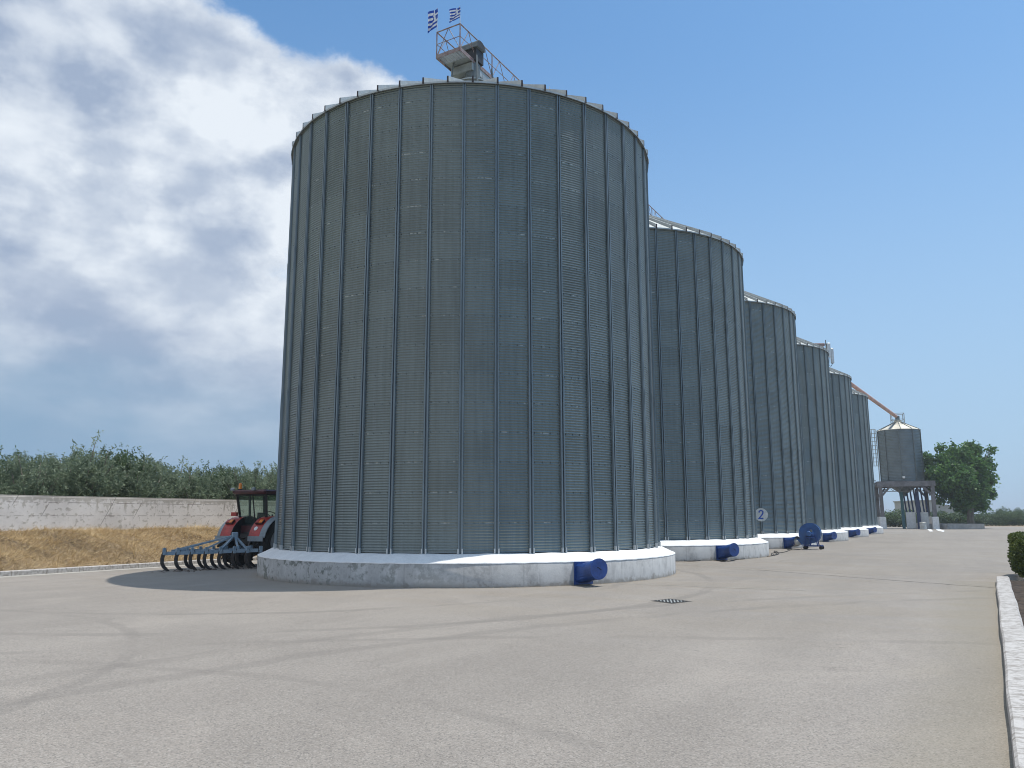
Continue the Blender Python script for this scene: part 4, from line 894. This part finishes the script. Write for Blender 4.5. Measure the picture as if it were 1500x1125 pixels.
    b = MB(); b.lathe([(.18, -.015), (.2, 0), (.18, .015), (.17, 0)], 24, True, M=Matrix.Translation((0, .72, 1.75)) @ Matrix.Rotation(R(-35), 4, 'X')); b.tube((0, .72, 1.75), (0, .85, 1.4), .03); b.build('steering_wheel', 'tractor_black', t)
    MB().box((-.40, -.40, 1.10), (.40, -.36, 1.37)).build('rear_panel', 'tractor_dark_red', t)
    for sd_ in (-1, 1):
        b = MB(); b.bar((sd_*.28, -.4, .55), (sd_*.38, -1.1, .45), .05, .09); b.bar((sd_*.22, -.5, 1.05), (sd_*.34, -.85, .5), .035, .035); b.build('lift_arm', 'tine_steel', t)
    b = MB(); b.tube((0, -.6, .95), (0, -1.2, .9), .03); b.build('top_link', 'tine_steel', t)
tractor()

def plough():
    Lp = G(240, 811, .54); Rp_ = G(378, 806, .58); Lp.z = Rp_.z = 0; d = (Rp_-Lp); ang = math.atan2(d.y, d.x); L = d.length
    t = thing('chisel_plough', 'light blue chisel plough with two rows of curved tines behind the tractor', 'plough', (Lp.x, Lp.y, 0), ang)
    # local X along the beams, Y to the far side
    zb = .54; b = MB(); b.bar((-.05, 0, zb), (L, 0, zb+.04), .10, .11); b.build('beam', 'plough_blue', t)
    b = MB(); b.bar((.30, .75, zb+.04), (L-.1, .75, zb+.06), .10, .10); b.build('beam', 'plough_blue', t)
    b = MB()
    for x in (.45, 1.5, 2.6): b.bar((x, 0, zb+.03), (x, .75, zb+.05), .08, .08)
    b.build('cross_beam', 'plough_blue', t)
    A = Vector((L*.76, .42, 1.07)); b = MB()
    for q in ((L*.60, .05), (L*.88, .05), (L*.62, .72), (L*.90, .72), (L*.78, .02)): b.bar(A, (q[0], q[1], zb+.08), .055, .055)
    b.bbox((A.x-.09, A.y-.08, A.z-.08), (A.x+.10, A.y+.08, A.z+.10), .02); b.build('headstock', 'plough_blue', t)
    for q in ((.35, .02), (1.15, .03), (.40, .74)):
        b = MB(); b.bar(A, (q[0], q[1], zb+.08), .05, .05); b.build('brace', 'plough_blue', t)
    b = MB()                                          # one tine, shank curving back then forward to the point
    prof = [(.03, .10), (-.02, -.02), (-.05, -.16), (-.045, -.29), (.01, -.41), (.09, -.49), (.18, -.54)]
    vs = []; ws = [.10, .11, .11, .105, .10, .085, .04]
    for i, (x, z) in enumerate(prof):
        p = Vector(prof[max(0, i-1)]); q = Vector(prof[min(len(prof)-1, i+1)]); dd = (q-p).normalized(); n_ = Vector((-dd.y, dd.x)); c = Vector((x, z))
        for sg, yy in ((1, -.016), (-1, -.016), (-1, .016), (1, .016)): e = c+n_*ws[i]/2*sg; vs.append((e.x, yy, e.y))
    m_ = len(prof); b.add(vs, [(k*4+i, k*4+(i+1) % 4, k*4+4+(i+1) % 4, k*4+4+i) for k in range(m_-1) for i in range(4)]+[(3, 2, 1, 0), (m_*4-4, m_*4-3, m_*4-2, m_*4-1)])
    shank = b.mesh('tine', 'tine_steel'); b = MB(); b.bbox((-.05, -.035, -.08), (.05, .035, .14), .01); clamp = b.mesh('clamp', 'plough_blue')
    b = MB(); b.add([(.06, -.045, -.46), (.06, .045, -.46), (.21, 0, -.56), (.10, 0, -.42)], [(0, 1, 3), (1, 2, 3), (2, 0, 3), (2, 1, 0)]); tip = b.mesh('point', 'tine_steel')
    for row, xs in ((0, [.0, .40, .82, 1.24, 1.68, 2.1, 2.52, 2.94]), (.75, [.78, 1.18, 1.58, 1.98, 2.38, 2.78])):
        for x in xs:
            o = obj('tine', shank, t, loc=(x, row-.075, zb+.01), rotz=R(12)); obj('clamp', clamp, o, loc=(0, .0, .03)); obj('point', tip, o)
plough()
def clods():
    b = MB()
    for k in range(150):
        if k < 150: s_ = RNG.random(); p = G(245, 838).lerp(G(365, 831), s_)+Vector((random.gauss(0, .45), random.gauss(0, .3), 0))
        else: p = G(random.uniform(150, 420), random.uniform(862, 900))
        r_ = random.uniform(.006, .022); n = 6; a0 = random.random()*6; vs = []
        for h, rr in ((0, 1), (.5, .9), (.9, .4)):
            for i in range(n): a = a0+2*math.pi*i/n; q = rr*r_*random.uniform(.7, 1.3)*1.6; vs.append((p.x+q*math.cos(a), p.y+q*math.sin(a), .001+h*r_))
        b.add(vs, [(r0*n+i, r0*n+(i+1) % n, r0*n+n+(i+1) % n, r0*n+n+i) for r0 in range(2) for i in range(n)]+[tuple(range(2*n, 3*n))])
    o = b.build('soil_clods', 'clod'); o['kind'] = 'stuff'; tag(o, 'scattered dark soil clods on the pavement around the plough tines', 'soil')
clods()

def flecks():
    vs = []; N = 5200
    for k in range(N):
        i = k % 3; a = DA+random.gauss(.0, .75); r_ = RP+.015+abs(random.gauss(0, .07)); p = W(SPC*i, 0)+Vector((r_*math.cos(a+ROT), r_*math.sin(a+ROT), .004+random.random()*.012))
        q = random.uniform(0, 6.28); L = random.uniform(.012, .045); d = Vector((math.cos(q)*L, math.sin(q)*L, random.uniform(-.004, .012))); n_ = Vector((-d.y, d.x, 0)).normalized()*random.uniform(.002, .005)
        vs += [p-n_, p+n_, p+d]
    f = np.arange(3*N).reshape(-1, 3); o = obj('spilt_chaff', np_mesh('spilt_chaff', np.array([tuple(v) for v in vs]), f, ['straw'], RNG.random(N))); o['kind'] = 'stuff'
    tag(o, 'thin line of spilt golden chaff along the foot of the silo plinths', 'chaff')
flecks()

# ------------------------------------------------------------------ raised hopper and its frame
def hopper():
    Y = 105; c = AT(1322.5, 706, Y); k = Y/FPX
    p = Vector((c.x, c.y, 0)); t = thing('raised_hopper', 'small round steel hopper bin standing on a tall concrete frame', 'hopper', p, R(-20))
    zb, zt, r_ = AT(1322, 706, Y).z, AT(1322, 631, Y).z, 2.58
    b = MB(); n = 96; prof = []; z = zb
    while z < zt: prof.append((r_+.02*math.cos((z-zb)*2*math.pi/.2), z)); z += .05
    b.lathe([(r_-.1, zb)]+prof+[(r_, zt)], n); b.build('bin_wall', 'hopper_steel', t, smooth=True)
    b = MB(); b.lathe([(r_+.12, zt-.03), (r_+.12, zt+.02), (.5, zt+1.1), (.5, zt+1.35), (.001, zt+1.35)], 12); rf = b.build('bin_roof', 'hopper_roof', t)
    for i in range(12):
        a = 2*math.pi*i/12; MB().bar(pol(r_+.1, a, zt+.06), pol(.5, a, zt+1.14), .06, .08).build('roof_seam', 'galv_dark', rf); a = 2*math.pi*i/9+.4
        if i < 9: MB().bar(pol(r_+.04, a, zb), pol(r_+.04, a, zt), .10, .10).build('stiffener', 'galv_dark', t)
    b = MB()
    for x in (-.75, .75):
        for y in (-.75, .75): b.bar((x, y, zt+.7), (x, y, zt+2.3), .07, .07)
    for z in (zt+1.5, zt+2.3):
        for s_ in (-.75, .75): b.bar((s_, -.75, z), (s_, .75, z), .06, .06); b.bar((-.75, s_, z), (.75, s_, z), .06, .06)
    b.build('top_frame', 'galv', t); MB().tube((0, 0, zt+1.3), (0, 0, zt+2.0), .28, 14).build('inlet', 'galv_dark', t)
    MB().lathe([(r_-.1, zb), (.35, zb-1.6), (.35, zb-1.9)], 32).build('cone', 'galv_dark', t)
    # portal frame
    hx, hy = 3.05, 2.9
    b = MB()
    for s_ in (-1, 1): b.box((-hx-.35, s_*hy-.3, zb-.7), (hx+.35, s_*hy+.3, zb-.1)); b.box((s_*hx-.3, -hy-.0, zb-.62), (s_*hx+.3, hy, zb-.16))
    b.box((-hx-.3, -hy-.25, zb-.10), (hx+.3, hy+.25, zb+.0)); b.build('deck', 'column', t)
    for sx in (-1, 1):
        for sy in (-1, 1):
            b = MB(); b.box((sx*hx-.22, sy*hy-.22, 1.5), (sx*hx+.22, sy*hy+.22, zb-.7)); 
            b.bar((sx*hx, sy*hy, zb-2.0), (sx*(hx-1.1), sy*hy, zb-.75), .2, .25); cl = b.build('column', 'column', t)
            MB().bbox((sx*hx-.36, sy*hy-.36, -.02), (sx*hx+.36, sy*hy+.36, 1.55), .03).build('footing', 'white_paint', cl)
    # truss
    b = MB(); b.bar((-hx, -hy+.4, zb-1.3), (hx, -hy+.4, zb-1.3), .08, .08)
    for i in range(8): x = -hx+i*2*hx/8; b.bar((x, -hy+.4, zb-1.3), (x+hx/8, -hy+.4, zb-.7), .05, .05); b.bar((x+hx/8, -hy+.4, zb-.7), (x+hx/4, -hy+.4, zb-1.3), .05, .05)
    b.build('truss', 'column', t)
    for i in range(8):
        x = .3+i*.42-.6; o = MB().tube((x, -.3+.1*(i % 2), 2.0), (x-.25, -.2, zb-.7), .10, 10).build('discharge_pipe', 'navy_pipe', t)
    MB().box((-.55, -.8, 0), (-.2, -.5, zb-.7)).build('mid_post', 'teal_post', t); MB().box((1.2, -1.3, 0), (1.6, -1.0, zb-1)).build('mid_post', 'navy_pipe', t)
    for x0, x1 in ((-.05, 1.1), (1.7, 2.6)): MB().bbox((x0, -.7, .02), (x1, -.45, 2.15), .02).build('white_panel', 'white_paint', t)
    MB().bbox((-.3, -r_-.32, zb+.35), (.0, -r_-.1, zb+.65), .03).build('floodlight', 'white_paint', t)
    # caged ladder
    b = MB(); lx = -r_-.2; 
    b.bar((lx, -.25, zb-5.2), (lx, -.25, zt+.2), .05, .05); b.bar((lx, .25, zb-5.2), (lx, .25, zt+.2), .05, .05)
    zz = zb-5
    while zz < zt+.1: b.bar((lx, -.25, zz), (lx, .25, zz), .035, .035); zz += .35
    zz = zb+2.2
    while zz < zt+.4:
        prev = None
        for q in range(9): a = math.pi*q/8; e = (lx-.7*math.sin(a), -.4*math.cos(a), zz); (b.bar(prev, e, .05, .04) if prev else None); prev = e
        zz += .55
    for q in range(5): a = math.pi*(q+.5)/5; b.bar((lx-.7*math.sin(a), -.4*math.cos(a), zb+2.2), (lx-.7*math.sin(a), -.4*math.cos(a), zt+.35), .04, .04)
    b.build('caged_ladder', 'galv', t)
    b = MB(); b.box((-hx-2.3, -1.6, zb-.5), (-hx-.36, 1.6, zb-.35)); b.box((-hx-2.3, -1.6, zb+.1), (-hx-.36, -1.5, zb+.2)); 
    for i in range(5): b.box((-hx-2.3+i*.48, -1.6, zb-.35), (-hx-2.24+i*.48, -1.52, zb+.1))
    b.build('side_platform', 'column', t)
    return p, zt
hp, hz = hopper()
e0 = AT(1312.5, 610, 105); e1 = AT(1240, 558, 88)
b = MB(); b.tube(e0, e1+(e1-e0)*.25, .23, 14); b.build
o = b.build('grain_spout', 'pink_tube', smooth=True); tag(o, 'long pinkish sloping spout pipe running down to the raised hopper', 'pipe')
p = AT(1351, 757, 99); o = thing('wire_drum', 'small grey drum standing at the foot of the raised hopper frame', 'drum', (p.x, p.y, 0))
MB().lathe([(.001, 0), (.38, 0), (.40, .05), (.38, .1), (.38, .4), (.40, .45), (.38, .5), (.38, .8), (.40, .85), (.36, .88), (.001, .88)], 24).build('body', 'galv', o); MB().lathe([(.001, .885), (.3, .885), (.3, .91), (.001, .91)], 20).build('lid', 'concrete', o)
# spilled lime streaks painted on the yard
b = MB()
for pts in ([(1358, 775), (1364, 775), (1367, 778.4), (1362, 778.6)], [(1368, 773.6), (1372, 773.4), (1384, 777.6), (1382, 779.2), (1374, 777.5)]):
    P = [G(*q) for q in pts]; b.add([(q.x, q.y, .005) for q in P], [tuple(range(len(P)))])
b.build('lime_marks', 'white_paint', kind='structure')

# planter wall round the plane tree
pl = AT(1386, 757, 100); pr = AT(1441, 757, 100); pw = pr.x-pl.x
o = thing('planter', 'long low grey concrete planter wall round the base of the plane tree', 'planter', ((pl.x+pr.x)/2, 100, 0))
b = MB(); b.bbox((-pw/2, 0, -.02), (pw/2, .2, .66), .02); b.bbox((-pw/2, 8.0, -.02), (pw/2, 8.2, .66), .02); b.bbox((-pw/2, .21, -.02), (-pw/2+.2, 7.99, .66), .02); b.bbox((pw/2-.2, .21, -.02), (pw/2, 7.99, .66), .02); b.build('wall', 'concrete', o)
MB().box((-pw/2+.2, .2, 0), (pw/2-.2, 8, .5)).build('earth_fill', 'dry_earth', o)

# low pale building far behind
def building():
    Y = 170; a = AT(1358, 757, Y); c = AT(1400, 757, Y); h1 = AT(1370, 734, Y).z; h2 = AT(1390, 741, Y).z; w = c.x-a.x
    t = thing('low_building', 'low pale grey farm building partly hidden behind the plane tree', 'building', (a.x, Y, 0))
    b = MB(); b.box((0, 0, -.03), (w*.5, 14, h1)); b.box((w*.5+.004, .4, -.03), (w*1.5, 14, h2)); b.build('walls', 'building_wall', t)
    b = MB(); b.box((-.2, -.2, h1), (w*.5+.2, 14.2, h1+.25)); b.box((w*.5+.25, .2, h2), (w*1.5+.2, 14.2, h2+.2)); b.build('roof', 'concrete', t)
    for x in (1, 3): 
        MB().box((x, -.02, 1.6), (x+1, .03, 2.6)).build('window', 'dark', t)
building()
def car():
    p = AT(1399, 757, 126); t = thing('parked_car', 'small blue car with pale bumper parked behind the concrete planter', 'car', (p.x, p.y, 0), R(4))
    prof = [(-2.0, .3), (-2.02, .6), (-1.85, .82), (-1.0, .92), (-.4, 1.42), (.9, 1.45), (1.6, 1.0), (1.95, .9), (2.0, .3)]
    b = MB(); b.prism([(x, z) for x, z in prof], -.82, .82, Matrix.Rotation(R(90), 4, 'Z')); b.build('body', 'car_blue', t)
    MB().add([(-.62, -1.02, .95), (.62, -1.02, .95), (.55, -.47, 1.38), (-.55, -.47, 1.38)], [(0, 1, 2, 3)]).build('windscreen', 'car_glass', t)
    MB().bbox((-.8, -2.1, .35), (.8, -2.03, .6), .02).build('bumper', 'white_paint', t)
    for x in (-.62, .62): MB().box((x-.15, -2.06, .64), (x+.15, -2.025, .76)).build('headlight', 'white_paint', t)
    for x in (-.78, .78):
        for y in (-1.3, 1.3):
            w = MB().lathe([(.001, -.1), (.2, -.1), (.32, -.09), (.32, .09), (.2, .1), (.001, .1)], 20, M=Matrix.Translation((x, y, .32)) @ Matrix.Rotation(R(90), 4, 'Y')).build('wheel', 'tyre', t)
car()

# ------------------------------------------------------------------ thin summer haze
m = bpy.data.materials.new('haze'); m.use_nodes = True; m.node_tree.nodes.clear()
vo = m.node_tree.nodes.new('ShaderNodeVolumePrincipled'); mo = m.node_tree.nodes.new('ShaderNodeOutputMaterial'); m.node_tree.links.new(vo.outputs[0], mo.inputs['Volume'])
vo.inputs['Color'].default_value = (.86, .93, 1, 1); vo.inputs['Density'].default_value = .0006; vo.inputs['Anisotropy'].default_value = .2; MATS['haze'] = m
hz_ = MB().box((-1600, -400, -1.1), (1600, 2600, 21.5)).build('haze', 'haze'); hz_['kind'] = 'stuff'; tag(hz_, 'thin pale summer haze over the whole yard', 'haze')
